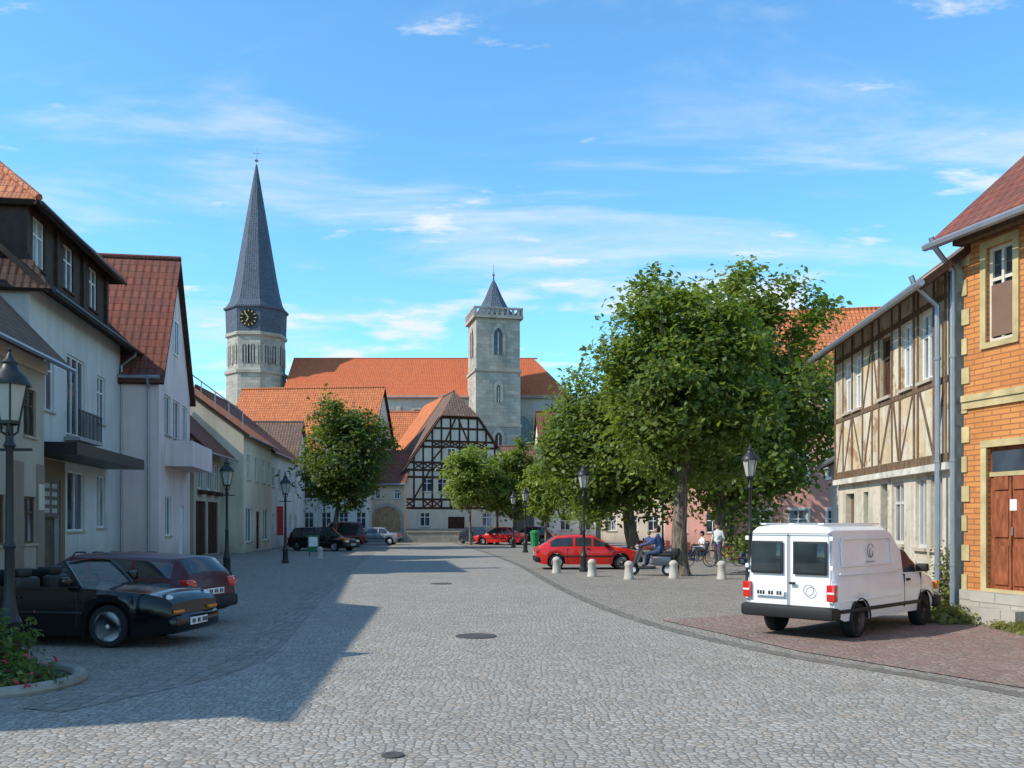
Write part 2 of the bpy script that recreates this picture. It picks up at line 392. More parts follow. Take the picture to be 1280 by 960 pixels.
# --- orange brick house
A=(8.62,17.55);B=(8.62+.3*9,17.55-9)
f,r,bk,l,W=frames4(A,B,9.)
o=Obj('orange_brick_house',(13,14,0))
OCH=plain('ochre_stone_trim',(.46,.36,.18),.85,var=.25); DOOR=timberm('red_brown_door',(.24,.075,.035))
SH=plain('brown_roller_blind',(.19,.11,.075),.7)
wins=[(.87,5.15,.62,1.75,{'sur':OCH,'frame':plain('cream_frame',(.6,.55,.45),.6)}),(1.05,.62,.95,2.6,{'door':1,'mat':DOOR,'sur':OCH}),(3.3,5.05,.75,1.55,{'sur':OCH}),(5.5,5.05,.75,1.55,{'sur':OCH}),(3.3,1.3,.8,1.5,{'sur':OCH}),(5.5,1.3,.8,1.5,{'sur':OCH})]
facade(o,f,W,0,7.6,wins,BRK,sw=.13)
o['roller_blind'].box(f,.62,1.12,-.066,-.05,5.25,6.2,SH)
o['trim'].box(f,0,W,0,.08,4.12,4.24,OCH); o['trim'].box(f,0,W,0,.05,3.98,4.118,OCH)
for i in range(12): o['quoins'].box(f,-.03,.16 if i%2 else .10,.0,.03,.55+i*.56,.55+i*.56+.3,OCH)
o['plinth'].box(f,-.02,W,0,.09,0,.56,STONE)
o['door_step'].box(f,.45,1.7,.092,.5,0,.3,STONE); o['door_step'].box(f,.45,1.7,.092,.28,.302,.56,STONE)
o['door_transom'].box(f,.58,1.52,-.076,-.04,2.68,2.76,OCH)
o['door_transom'].box(f,.64,1.46,-.076,-.045,2.763,3.14,GLASS)
o['door_notice'].box(f,1.05,1.2,-.048,-.04,2.05,2.25,WHITE)
o['door_frame'].box(f,1.02,1.08,-.078,-.044,.64,2.66,DOOR)
o['door_frame'].tube([f.p(1.12,-.02,1.6),f.p(1.12,-.02,1.75)],.015,6,METAL)
facade(o,r,9,0,7.6,(),BRK);facade(o,l,9,0,7.6,(),BRK);facade(o,bk,W,0,7.6,(),BRK)
for q in (l,r): o['walls'].face([q.p(0,0,7.6),q.p(9,0,7.6),q.p(4.5,0,11.4)],BRK)
roof(o,f,W,9,7.6,11.4,TRED,over=.55,og=.35)
o['cornice'].box(f,-.05,W,0,.22,7.1,7.3,GREYT)
downpipe(o,f,-.12,7.25,.15,off=.5)
o.finish()
house('white_house',(11.1,32),(9.75,26.2),7,3.9,5.4,PLW,TBR,[(2,1,1,1.3),(4.5,1,1,1.3)])
PKW=[(1.2+i*2.0,z,1.0,1.5,{'sur':WHITE}) for i in range(4) for z in (1.,4.2,7.2)]
house('pink_house',(12.4,50.5),(21,49),9,9.9,14.2,PLPK,TOR,PKW,left=[(2,1,1,1.5),(5,1,1,1.5),(2,4.2,1,1.5),(5,4.2,1,1.5)])
def wrow(W,n,zs,w=1.,h=1.4,**opt):
    return [(W*(i+.5)/n,z,w,h,dict(opt)) for i in range(n) for z in zs]
house('white_gabled_house',(2.2,90),(8.2,90),10,8.,14,PLW,TOR,wrow(6,3,(1,4.5)),ridge='n',gw=[('f',3,9,1.2,1.4)])
house('cream_house',(8.3,86),(16.,84),10,8.2,15.5,PLC,TOR,wrow(7.8,4,(1,4.6)))
house('pink_shop_house',(12.,72),(21,68),9,7.5,12,PLPK,TRED,wrow(9.8,4,(1,4.4)))
house('white_shop_house',(3.2,98),(14,99),8,9,14,PLW,TRED,wrow(10.8,4,(1,4,6.8)))
# ================================================================== LEFT SIDE
house('tall_corner_house',(-12.1,5.6),(-12.9,16.6),9,9.0,12.2,PLC,TRED,wrow(11,4,(1,4.5)))
DBRN=plaster('dull_brown_plaster',(.30,.235,.17))
o,f,r,bk,l,W=house('beige_house',(-12.9,17.2),(-14.55,28.6),8,7.4,11.6,PLB,TBR,wrow(11.5,5,(1.2,4.4),frame=GREYT),fin=False,over=.75)
o['trim'].box(f,0,W,.0,.12,6.4,6.8,PLC)
for a,b in ((0,.62),(1.68,2.92),(3.98,5.22),(6.28,7.52),(8.58,9.82),(10.88,11.5)): o['lower_cladding'].box(f,a,b,.003,.03,0,3.6,DBRN)
o['wall_sign'].box(f,10.95,11.4,.034,.06,2.2,3.0,PLC)
o['roof_window'].slab([f.p(8,-1.0,8.6),f.p(9,-1.0,8.6),f.p(9,-1.9,9.6),f.p(8,-1.9,9.6)],.05,GLASS,IRON)
o.finish()
# white mansard house
A=(-15.42,29.4);B=(-17.04,40.0)
f,r,bk,l,W=frames4(A,B,9.)
o=Obj('white_mansard_house',(-20,35,0))
DBR=plain('dark_brown_cladding',(.055,.034,.026),.8,var=.3)
OCP=plaster('brown_ochre_shopfront',(.24,.17,.10))
wins=[(1.65,5.6,1.3,2.1,{'frame':WHITE}),(4.7,5.0,2.1,2.9,{'nx':3,'frame':WHITE,'tr':0}),(7.9,5.8,1.1,1.9),(4.7,1.5,2.,2.2,{'nx':2,'tr':0}),(7.9,1.6,1.2,2.1,{'tr':0}),(1.5,.1,2.6,3.2,{'void':1,'mat':plain('shop_panel',(.11,.085,.06),.6,var=.3)})]
facade(o,f,W,0,9.5,wins,PLGW)
facade(o,r,9,0,9.5,(),PLGW);facade(o,l,9,0,9.5,(),PLGW);facade(o,bk,W,0,9.5,(),PLGW)
o['shopfront'].box(f,0,.2,.003,.05,.0,3.95,OCP);o['shopfront'].box(f,2.8,3.3,.003,.05,.0,3.95,OCP);o['shopfront'].box(f,.2,2.8,.003,.05,3.3,3.95,OCP)
m=o['roof']
m.slab([f.p(-.3,.75,9.25),f.p(W+.35,.75,9.25),f.p(W+.1,-1.1,10.95),f.p(-.3,-1.1,10.95)],.18,TDK,DBR)
m.slab([f.p(W+.35,.75,9.25),f.p(W+.35,-9,9.25),f.p(W-1.2,-7,11.2),f.p(W-1.,-1.1,11.2)],.18,TDK,DBR)
m.slab([f.p(-.35,.75,9.25),f.p(-.35,-9,9.25),f.p(.6,-7,11.2),f.p(.6,-.6,11.2)],.18,TDK,DBR)
o['gutter'].tube([f.p(-.3,.83,9.2),f.p(W+.4,.83,9.2)],.08,6,IRON)
g=Fr(f.p(.2,-.25,0),f.u,f.n); DW=W-1.5
dw=[(1.4,10.35,1.15,1.65),(4.45,10.35,1.15,1.65),(7.5,10.35,1.15,1.65)]
facade(o,g,DW,9.7,12.2,[(a,b,c,d,{'sill':DBR}) for a,b,c,d in dw],DBR)
o['dormer_sides'].face([g.p(DW,0,9.6),g.p(DW,-7,9.6),g.p(DW,-7,12.2),g.p(DW,0,12.2)],DBR)
o['dormer_sides'].face([g.p(0,0,9.5),g.p(0,-7,9.5),g.p(0,-7,12.2),g.p(0,0,12.2)],DBR)
for u in (0.1,3.0,6.0,DW-.1): beam(o['trim'],g,u,9.9,u,12.1,.25,DBR,0,.12)
TOR2=tiles('orange_pantiles',(.52,.19,.095),(.42,.145,.08),.26,.36,weather=.25)
RA,RB,RZ=1.4,-1.7,14.1
m.slab([g.p(-.4,.6,12.1),g.p(DW+.5,.6,12.1),g.p(DW-2.6,RB,RZ),g.p(RA,RB,RZ)],.2,TOR2,DBR)
m.slab([g.p(DW+.5,.6,12.1),g.p(DW+.5,-7.5,12.1),g.p(DW-2.6,RB,RZ)],.2,TOR2,DBR)
m.slab([g.p(-.4,.6,12.1),g.p(-.4,-7.5,12.1),g.p(RA,RB,RZ)],.2,TOR2,DBR)
m.slab([g.p(-.4,-7.5,12.1),g.p(DW+.5,-7.5,12.1),g.p(DW-2.6,RB,RZ),g.p(RA,RB,RZ)],.2,TOR2,DBR)
o['ridge_tiles'].tube([g.p(DW+.5,.6,12.15),g.p(DW-2.6,RB,RZ+.05),g.p(RA,RB,RZ+.05),g.p(-.4,.6,12.15)],.13,6,TOR2)
o['gutter'].tube([g.p(-.4,.68,12.0),g.p(DW+.55,.68,12.0)],.07,6,IRON)
o['chimney'].box(g,1.6,2.2,-2.2,-1.6,13,15.7,BRK2)
o['canopy'].box(f,-.2,8.6,.003,1.5,4.0,4.4,IRON)
o['balcony'].box(f,3.3,6.1,.003,.55,4.75,4.88,METAL)
for i in range(17): o['balcony'].box(f,3.32+i*.17,3.35+i*.17,.5,.53,4.9,5.8,IRON)
o['balcony'].box(f,3.3,6.1,.49,.54,5.8,5.86,IRON)
o['name_board'].box(f,.3,2.7,-.1,.03,2.0,3.3,plain('dark_board',(.14,.11,.085),.6))
for i in range(4):
    for j in range(3): o['name_board'].box(f,.45+j*.75,.95+j*.75,.032,.05,2.15+i*.28,2.3+i*.28,plain('pale_letters',(.45,.43,.38),.7))
downpipe(o,f,W-.15,9.2,.1,off=.6)
o.finish()
# pink gabled house
A=(-15.4,40.1);B=(-16.6,47.4)
o,f,r,bk,l,W=house('pale_pink_house',A,B,9,8.3,14.3,PLP,TPK,[(1.9,5.8,1.4,1.8,{'nx':2,'tr':0}),(3.9,5.8,1.6,1.8,{'nx':2,'tr':0}),(6,5.8,1.2,1.8,{'tr':0}),(2,1.2,1.4,1.8,{'tr':0}),(5.2,.1,1.2,2.5,{'door':1,'mat':WHITE})],ridge='n',fin=False,over=.3,gw=[('f',3.7,9.8,1.0,1.5)])
o['balcony'].box(f,1.2,6.8,.003,1.2,4.35,4.5,PLP)
o['balcony'].box(f,1.2,6.8,1.1,1.2,4.503,5.5,PLP); o['balcony'].box(f,1.2,1.3,.003,1.098,4.503,5.5,PLP); o['balcony'].box(f,6.7,6.8,.003,1.098,4.503,5.5,PLP)
o['gutter'].tube([l.p(0,.38,8.1),l.p(9.1,.38,8.1)],.08,6,METAL)
o['downpipe'].tube([l.p(8.6,.38,8.1),l.p(8.6,.1,7.6),l.p(8.6,.1,.05)],.06,8,METAL)
o.finish()
o,f,r,bk,l,W=house('low_tiled_house',(-16.5,47.7),(-17.0,53.6),8,6.3,10.2,PLB,TRED,[(1.2,3.6,1,1.5),(3.2,3.6,1,1.5),(4.9,3.6,.9,1.5),(1.5,.05,2.2,2.9,{'door':1}),(4.2,.05,2.4,2.9,{'door':1})],over=.9,fin=False)
for u in (1.2,3.2,4.9): o['flower_boxes'].box(f,u-.5,u+.5,.08,.3,3.3,3.52,BROWN)
o.finish()
o,f,r,bk,l,W=house('cream_gabled_house',(-15.9,54.5),(-16.75,64),14,7.2,12.4,PLC,TOR,[(1.5,4.4,1,1.5),(4,4.4,1,1.5),(6.6,4.4,1,1.5),(8.6,4.4,1,1.5),(1.6,.6,2,2.1,{'tr':0}),(4.6,.1,1.2,2.4,{'door':1}),(7.4,.6,2,2.1,{'tr':0})],fin=False,left=[(12,4.4,1,1.4),(9.5,4.4,1,1.4)])
s=(12.4-7.2)/7
for i in range(9): o['roof_rail'].tube([l.p(14-i*.8,.2,7.3+i*.8*s),l.p(14-i*.8,.2,8.3+i*.8*s)],.03,5,METAL)
o['roof_rail'].tube([l.p(14,.2,8.3),l.p(7,.2,8.3+7*s)],.04,5,METAL)
o.finish()
house('grey_town_house',(-16.9,64.2),(-17.7,76),10,7.0,11.2,PLGW,TRED,wrow(11.8,5,(1,4.3)))
house('white_town_house',(-26,76.),(-18.2,76.5),8,6.5,10.5,PLW,TBR,wrow(7.8,3,(1,4.0)))
o,f,r,bk,l,W=house('orange_roofed_timber_house',(-26.5,83.5),(-12.9,82),11,7.6,14.6,PLW,TOR,[(8.3+i*1.6,1.2,.9,1.5) for i in range(4)]+[(8.3+i*1.6,4.9,.8,1.3) for i in range(4)]+[(2.+i*2,1.2,.9,1.5) for i in range(3)],fin=False)
t=o['timber_frame']
for z in (4.1,4.75,6.3,7.3): beam(t,f,0,z,W,z,.2,BROWN)
for i in range(18): beam(t,f,.1+i*.79,4.1,.1+i*.79,7.3,.16,BROWN,b1=.03)
for i in range(0,17,2): beam(t,f,.15+i*.79,4.15,.85+i*.79,4.75,.12,BROWN,b1=.026)
o['dormer'].box(f,9.4,10.6,-1.9,-.4,8.4,9.9,PLW); o['dormer'].slab([f.p(9.2,-.2,9.85),f.p(10.8,-.2,9.85),f.p(10.8,-3,11.2),f.p(9.2,-3,11.2)],.12,TOR)
o['dormer'].box(f,9.65,10.35,-.398,-.38,8.7,9.6,GLASS)
o.finish()
o,f,r,bk,l,W=house('arched_gate_house',(-12.8,83.6),(-9.75,83.2),6,5.6,8.4,PLY,TRED,[(.6,3.9,.5,.9),(2.4,3.9,.5,.9)],fin=False)
ar=o['arch_gate']; N=14
def archpts(fr,uc,w,z0,zs,b): 
    return [fr.p(uc-w/2,b,z0)]+[fr.p(uc-w/2*math.cos(math.pi*i/N),b,zs+w/2*math.sin(math.pi*i/N)) for i in range(N+1)]+[fr.p(uc+w/2,b,z0)]
ar.face(archpts(f,1.5,2.5,.02,2.0,.03),timberm('gate_wood',(.36,.22,.12)))
op=archpts(f,1.5,3.0,.02,2.0,.10); ip=archpts(f,1.5,2.5,.02,2.0,.10)
for i in range(len(op)-1):
    ar.face([op[i],op[i+1],ip[i+1],ip[i]],STONE)
o.finish()
# big half-timbered gable house
A=(-9.9,84.); B=(A[0]+10.6*.944,A[1]+10.6*.33)
PLT=plaster('timber_infill_plaster',(.60,.54,.44))
o,f,r,bk,l,W=house('half_timbered_gable_house',A,B,13,6.6,14.2,PLT,(TBR,TBR),[(2.2,4.6,1,1.2,{'nx':2}),(3.7,4.6,1,1.2),(6.6,4.6,1,1.2),(8.1,4.6,1,1.2),(2,1.4,1,1.3),(5,.1,1.6,2.2,{'door':1}),(8,1.4,1,1.3)],ridge='n',jerk=(11.6,1.8),fin=False,over=.5,left=[(3,4.4,1,1.2),(6,4.4,1,1.2),(9,4.4,1,1.2)],gw=[('f',4.5,7.4,.8,1.2),('f',6.1,7.4,.8,1.2)])
s2=(14.2-6.6)/(W/2)
o['retiled_roof'].slab([f.p(-.52,-5.5,6.6-.5*s2+.10),f.p(W/2-.1,-5.5,14.2+.03),f.p(W/2-.1,-13.3,14.2+.03),f.p(-.52,-13.3,6.6-.5*s2+.10)],.05,TOR)
t=o['timber_frame']
o['stone_base'].box(f,0,W,.0,.05,0,1.2,STONE)
h=W/2;s=(14.2-6.6)/h
def lim(z): return max(0,(z-6.6)/s)
for z in (3.1,3.9,5.95,6.6,7.3,8.75,9.3,10.5,11.5):
    a=lim(z); beam(t,f,a,z,W-a,z,.2,BROWN)
for i in range(13):
    uu=.1+i*(W-.2)/12
    zt=min(11.5,6.6+s*min(uu,W-uu)); beam(t,f,uu,3.1,uu,zt,.17,BROWN,b1=.03)
for i in range(0,12):
    uu=.1+i*(W-.2)/12; u2=uu+(W-.2)/12
    if i%3!=1:
        beam(t,f,uu,3.15,u2,3.85,.13,BROWN,b1=.026); beam(t,f,u2,3.15,uu,3.85,.13,BROWN,b1=.023)
    for z0_,z1_ in ((6.7,7.25),(8.8,9.25)):
        if lim(z1_)<uu and u2<W-lim(z1_): beam(t,f,uu,z0_,u2,z1_,.12,BROWN,b1=.026); beam(t,f,u2,z0_,uu,z1_,.12,BROWN,b1=.023)
for a,b in ((1,2.4),(9.1,7.7)): beam(t,f,a,4.,b,6.5,.15,BROWN,b1=.027)
for a,b in ((2.6,3.7),(7.5,6.4),(3.9,4.8),(6.2,5.3)): beam(t,f,a,7.4,b,8.7,.15,BROWN,b1=.027)
for a,b in ((4.,4.9),(6.1,5.2)): beam(t,f,a,9.4,b,11.4,.15,BROWN,b1=.027)
for sgn in (0,1):
    beam(t,f,(0 if not sgn else W),6.6,(lim(11.5) if not sgn else W-lim(11.5)),11.5,.25,BROWN,b1=.05)
t2=o['timber_frame_side']
for z in (3.1,3.9,6.,6.5): beam(t2,l,0,z,13,z,.18,BROWN)
for i in range(14): beam(t2,l,.1+i*.98,3.1,.1+i*.98,6.5,.16,BROWN,b1=.03)
o.finish()
house('orange_roofed_barn',(-18,99),(-7,99),10,8.5,14.2,PLB,TOR)
house('slate_grey_house',(-1.5,96),(3,96),8,6,10,PLB,TBR)
o=Obj('stone_terrace',(-5,81,0)); f=Fr((-9.3,81.5),(1,.15),(.15,-1))
o['wall'].box(f,0,7,-.5,0,0,.9,STONE); o['wall'].box(f,-.05,7.05,-.55,.05,.9,1.02,PLB)
for i in range(4): o['steps'].box(f,7.1,9.2,-.3-i*.35,.1-i*.35,0 if i==0 else .17*i+.002,.17*(i+1),PLB)
o.finish()
# ================================================================== CHURCH
CH=stonewall('church_sandstone',(.42,.375,.315),.9,.45)
CHP=plaster('church_plaster',(.48,.43,.37))
o=Obj('parish_church',(-10,125,0))
f,r,bk,l,W=frames4((-30,121.),(7.5,121.),13)
for q,w in ((f,W),(r,13),(bk,W),(l,13)): wallgrid(o['walls'],q,w,0,18.6,[],CHP)
roof(o,f,W,13,18.6,24.4,TCH,over=.5,hip=(0,4.5),em=STONE)
o['walls'].face([l.p(0,0,18.6),l.p(13,0,18.6),l.p(6.5,0,24.4)],CHP)
o['cornice'].box(f,0,W,0,.35,18.0,18.45,CH)
def gothic(o,fr,uc,z0,w,h,pointed=True,b=.03,sur=CH):
    n=8
    def pts(w,zs,b,ex):
        P=[(uc-w/2,z0-ex)]
        if pointed:
            for i in range(n+1):
                a=math.pi/3*i/n; P.append((uc+w/2-w*math.cos(a),zs+w*math.sin(a)))
            for i in range(n-1,-1,-1):
                a=math.pi/3*i/n; P.append((uc-w/2+w*math.cos(a),zs+w*math.sin(a)))
        else:
            for i in range(2*n+1):
                a=math.pi*i/(2*n); P.append((uc-w/2*math.cos(a),zs+w/2*math.sin(a)))
        P.append((uc+w/2,z0-ex)); return [fr.p(x,b,z) for x,z in P]
    zs=z0+h-(w*.866 if pointed else w/2)
    ip=pts(w,zs,b,0); o['church_windows'].face(ip,GLASS)
    op=pts(w+.7,zs,b+.12,.3); ip2=pts(w,zs,b+.12,0)
    for i in range(len(op)-1): o['window_tracery'].face([op[i],op[i+1],ip2[i+1],ip2[i]],sur)
    for i in range(len(op)-1): o['window_tracery'].face([ip[i],ip[i+1],ip2[i+1],ip2[i]],sur)
    for x in ([0] if w<2 else [-w/6,w/6]): o['window_tracery'].box(fr,uc+x-.08,uc+x+.08,b,b+.1,z0,zs+w*.4,sur)
for uc in (4,8.,12.7,17.5,22.3): gothic(o,f,uc,13.2,1.6,3.4,False)
for uc in (31.5,34.8): gothic(o,f,uc,9.5,2.2,6.2)
for uc in (29.4,33.2,36.8):
    o['buttresses'].box(f,uc-.4,uc+.4,.0,1.4,0,13.5,CH); o['buttresses'].slab([f.p(uc-.45,1.45,13.5),f.p(uc+.45,1.45,13.5),f.p(uc+.45,0,15.6),f.p(uc-.45,0,15.6)],.2,CH)
for uc in (2,6,10.3,15.1,19.9): o['buttresses'].box(f,uc-.3,uc+.3,.0,.5,0,17,CH)
o['aisle'].box(f,2,24,.5,5,0,9.5,CHP); o['aisle'].slab([f.p(1.6,5.4,9.4),f.p(24.4,5.4,9.4),f.p(24.4,.4,12.6),f.p(1.6,.4,12.6)],.2,TCH)
u2=Vector((math.cos(math.radians(13)),math.sin(math.radians(13)),0)).normalized()
ft=Fr((-4.6,115.8),u2,(u2.y,-u2.x)); TW=5.9
tf,tr_,tb,tl,_=frames4((ft.O.x,ft.O.y),tuple((ft.O+u2*TW).xy),TW)
def levels(z0,z1,ins):
    o['square_tower'].box(tf,ins,TW-ins,-TW+ins,-ins,z0,z1,CH)
levels(0,14,0);levels(14.003,21,.06);levels(21.003,27.6,.12)
for z in (14,21): o['square_tower'].box(tf,-.1,TW+.1,-TW-.1,.1,z-.15,z+.15,CH)
o['square_tower'].box(tf,-.25,TW+.25,-TW-.25,.25,27.6,28.0,CH)
for q in (tf,tr_,tb,tl):
    for i in range(9): o['parapet'].box(q,-.15+i*(TW+.0)/8.5,.12+i*TW/8.5,-.05,.2,28.0,28.75,CH)
    o['parapet'].box(q,-.22,TW+.22,-.08,.23,28.75,28.98,CH)
gothic(o,tf,TW/2,23.0,1.15,3.4,True,b=-.08);gothic(o,tl,TW/2,23.0,1.15,3.4,True,b=-.08)
gothic(o,tf,TW/2,17,.5,2.2,True,b=-.03);gothic(o,tf,TW/2,10.2,.9,3,True,b=.03)
c=tf.p(TW/2,-TW/2,0)
o['tower_roof'].lathe((c.x,c.y,28.),[(3.3,0),(2.7,.55),(1.9,1.5),(1.15,2.9),(.5,4.4),(.1,5.2),(.06,6.2)],8,SLATE,rot=math.radians(13+22.5))
o['tower_roof'].lathe((c.x,c.y,33.6),[(0,0),(.22,.25),(0,.5)],8,METAL); o['tower_roof'].tube([(c.x,c.y,34),(c.x,c.y,35.2)],.05,5,METAL)
cx,cy=-35.0,126.; rot=math.radians(22.5)
o['spire_tower'].lathe((cx,cy,0),[(4.0,0),(4.0,21.6),(4.25,21.7),(4.25,22.1),(3.85,22.2),(3.85,26.6),(4.15,26.8),(4.15,27.2)],8,CH,rot=rot)
o['spire_belt'].lathe((cx,cy,27.2),[(4.0,0),(4.1,3.1),(4.35,3.25),(4.35,3.5)],8,SLATE,rot=rot)
o['spire'].lathe((cx,cy,30.7),[(4.15,0),(3.55,.9),(3.2,2.2),(2.7,4.8),(.12,20.)],8,SLATE,rot=rot)
o['spire_finial'].tube([(cx,cy,50.5),(cx,cy,53.)],.07,6,METAL); o['spire_finial'].lathe((cx,cy,51),[(0,0),(.3,.3),(0,.6)],8,METAL)
o['spire_finial'].tube([(cx-.5,cy,52.3),(cx+.5,cy,52.3)],.05,5,METAL)
GOLD=plain('gold_leaf',(.6,.42,.12),.4,.5,.3)
for i in range(8):
    a=rot+math.radians(22.5)+i*math.pi/4; n=Vector((math.cos(a),math.sin(a),0)); uu=Vector((-n.y,n.x,0)); ap=3.85*math.cos(math.pi/8)
    fo=Fr((cx+n.x*ap,cy+n.y*ap),uu,n)
    for x in (-.55,.55): gothic(o,fo,x,23.1,.62,2.4,False,b=.02)
    if n.y<-.3 and abs(n.x)<.5:
        ap2=4.1*math.cos(math.pi/8)
        M=Matrix.Translation((cx+n.x*ap2,cy+n.y*ap2,28.95))@Matrix.Rotation(math.atan2(n.y,n.x),4,'Z')
        o['clock_face'].lathe((0,0,0),[(1.15,0),(1.15,.06)],24,DARK,axis='x',M=M)
        for j in range(12):
            b=j*math.pi/6; Mj=M@Matrix.Rotation(b,4,'X'); o['clock_face'].rbox(.06,.09,-.06,.06,.82,1.08,.01,GOLD,Mj)
        for b,L in ((.6,.85),(2.6,.6)): o['clock_face'].rbox(.07,.1,-.06,.06,-.1,L,.01,GOLD,M@Matrix.Rotation(b,4,'X'))
o['walls'].box(f,-2.5,0,-11,-1,0,18,CHP)
o.finish()
# ================================================================== GROUND
def sheet(name,pts,z,mat):
    mb=MB(); mb.face([(x,y,z) for x,y in pts],mat); return mb.build(name)
COB=cobble('square_cobbles',(.29,.265,.23),11.5)
COBR=cobble('road_cobbles',(.345,.32,.28),12.5,patch=.3)
COBRED=cobble('red_cobbles',(.27,.20,.17),10,tint=(.27,.155,.125))
BANDM=cobble('gutter_setts',(.26,.24,.21),5.5,rnd=.3,patch=.2)
GR=NB('field_ground',.95,.1); GR.col(GR.mix(GR.ramp(GR.noise(.05,6),.4,.6),(.07,.09,.035),(.10,.11,.05))); 
sheet('ground',[(-800,-300),(800,-300),(800,1500),(-800,1500)],-.01,GR.mat)
sheet('cobbled_square',[(-60,-30),(60,-30),(60,140),(-60,140)],0,COB)
rt=[(9.3,-8),(7.6,3),(5.43,9.76),(3.63,13.05),(2.3,17.6),(1.34,25.6),(.2,40),(-1.7,56),(-3.7,71),(-5,80)]
lf=[(-7.,80),(-8.6,56),(-6.6,38),(-4.9,22.9),(-4.0,16),(-3.6,11.8),(-4.6,9.),(-8,5.5),(-16,2),(-30,-2),(-30,-25),(9.3,-25)]
sheet('road',rt+lf,.004,COBR)
def strip(name,line,w,z,mat,h=None):
    mb=MB()
    for i in range(len(line)-1):
        p=Vector(line[i]);q=Vector(line[i+1])
        def nrm(j):
            a=Vector(line[max(j-1,0)]);b=Vector(line[min(j+1,len(line)-1)]); d=(b-a).normalized(); return Vector((-d.y,d.x))*w/2
        n0,n1=nrm(i),nrm(i+1)
        mb.face([(*(p+n0),z),(*(p-n0),z),(*(q-n1),z),(*(q+n1),z)],mat)
    return mb.build(name)
def smoothline(l,n=6):
    out=[]
    for i in range(len(l)-1):
        p0=Vector(l[max(i-1,0)]);p1=Vector(l[i]);p2=Vector(l[i+1]);p3=Vector(l[min(i+2,len(l)-1)])
        for j in range(n):
            t=j/n; q=.5*((2*p1)+(p2-p0)*t+(2*p0-5*p1+4*p2-p3)*t*t+(3*p1-p0-3*p2+p3)*t**3); out.append(tuple(q))
    out.append(tuple(l[-1])); return out
DST=cobble('dark_edge_setts',(.18,.165,.145),7,rnd=.3)
strip('kerb_stones',smoothline(rt),.26,.009,DST)
strip('drainage_channel',smoothline(lf[1:7]),.55,.009,BANDM)
sheet('red_paving',[(8.1,3),(5.9,9.76),(4.1,13.05),(2.8,17.2),(4.5,18.2),(8.4,17.6),(8.2,17.3),(11,8),(14,-4)],.012,COBRED)
MANH=plain('cast_iron_cover',(.085,.075,.065),.7,.3,.2)
for x,y,rr in ((-.58,14.8,.33),(-.94,7.25,.09),(-2.1,27.3,.32)):
    mb=MB(); mb.lathe((x,y,.005),[(rr,0),(rr,.012),(rr-.04,.014),(rr-.05,.010),(.0,.010)],24,MANH); mb.build('manhole_cover',off=(x,y,0))
KB=plain('kerb_stone',(.29,.26,.22),.9,.1,var=.25)
mb=MB(); f=Fr((-12.3,17.2),(-.157,1),(1,.157))
mb.box(f,0,70,-6,-.0,0,.12,COB); mb.box(f,0,70,.003,.16,0,.135,KB); mb.build('pavement',off=(-13,20,0))
# ================================================================== STREET LAMPS
LG=plain('frosted_lamp_glass',(.42,.41,.36),.25,.5)
def lamp(x,y,H=4.0):
    o=Obj('street_lamp',(x,y,0),smooth=35); s=H/4.
    p=o['post']
    p.lathe((x,y,0),[(.17*s,0),(.17*s,.12),(.13*s,.16),(.12*s,.55),(.14*s,.6),(.10*s,.68),(.065*s,.9),(.055*s,1.5),(.075*s,1.54),(.05*s,1.6),(.042*s,2.75*s),(.075*s,2.8*s),(.05*s,2.86*s),(.04*s,3.05*s)],12,IRON)
    z=3.05*s
    o['crossbar'].tube([(x-.28,y,2.75*s),(x+.28,y,2.75*s)],.018,6,IRON)
    for k_ in range(4):
        a=math.pi/2*k_+.4; o['bracket'].tube([(x,y,z-.15),(x+.09*math.cos(a),y+.09*math.sin(a),z-.08),(x+.11*math.cos(a),y+.11*math.sin(a),z+.06)],.014,5,IRON)
    o['lantern_glass'].lathe((x,y,z+.05),[(.115,0),(.215,.46)],6,LG)
    for k_ in range(6):
        a=2*math.pi*k_/6; o['lantern_frame'].tube([(x+.12*math.cos(a),y+.12*math.sin(a),z+.04),(x+.222*math.cos(a),y+.222*math.sin(a),z+.53)],.012,4,IRON)
    o['lantern_frame'].lathe((x,y,z+.0),[(.06,0),(.13,.02),(.13,.06)],6,IRON)
    o['lantern_cap'].lathe((x,y,z+.5),[(.25,0),(.25,.03),(.2,.12),(.11,.2),(.09,.26),(.1,.29),(.05,.34),(.015,.42),(.03,.45),(0,.48)],12,IRON)
    o.finish()
for x,y in ((-6.28,11.5),(-9.7,31.3),(-10.1,41),(2.65,34.),(6.6,25.5),(.8,55),(.1,65),(-14.3,70),(9.5,58)): lamp(x,y)
BOL=plain('pale_stone',(.46,.42,.36),.9,var=.2)
for x,y in ((2.7,31),(3.75,29.5),(5.27,30.),(6.75,29.6),(8.1,29.2),(1.6,33),(-9.6,46)):
    mb=MB(); mb.lathe((x,y,0),[(.17,0),(.17,.05),(.15,.08),(.13,.42),(.15,.46),(.14,.52),(.08,.58),(0,.6)],14,BOL); mb.build('stone_bollard',off=(x,y,0),smooth=40)
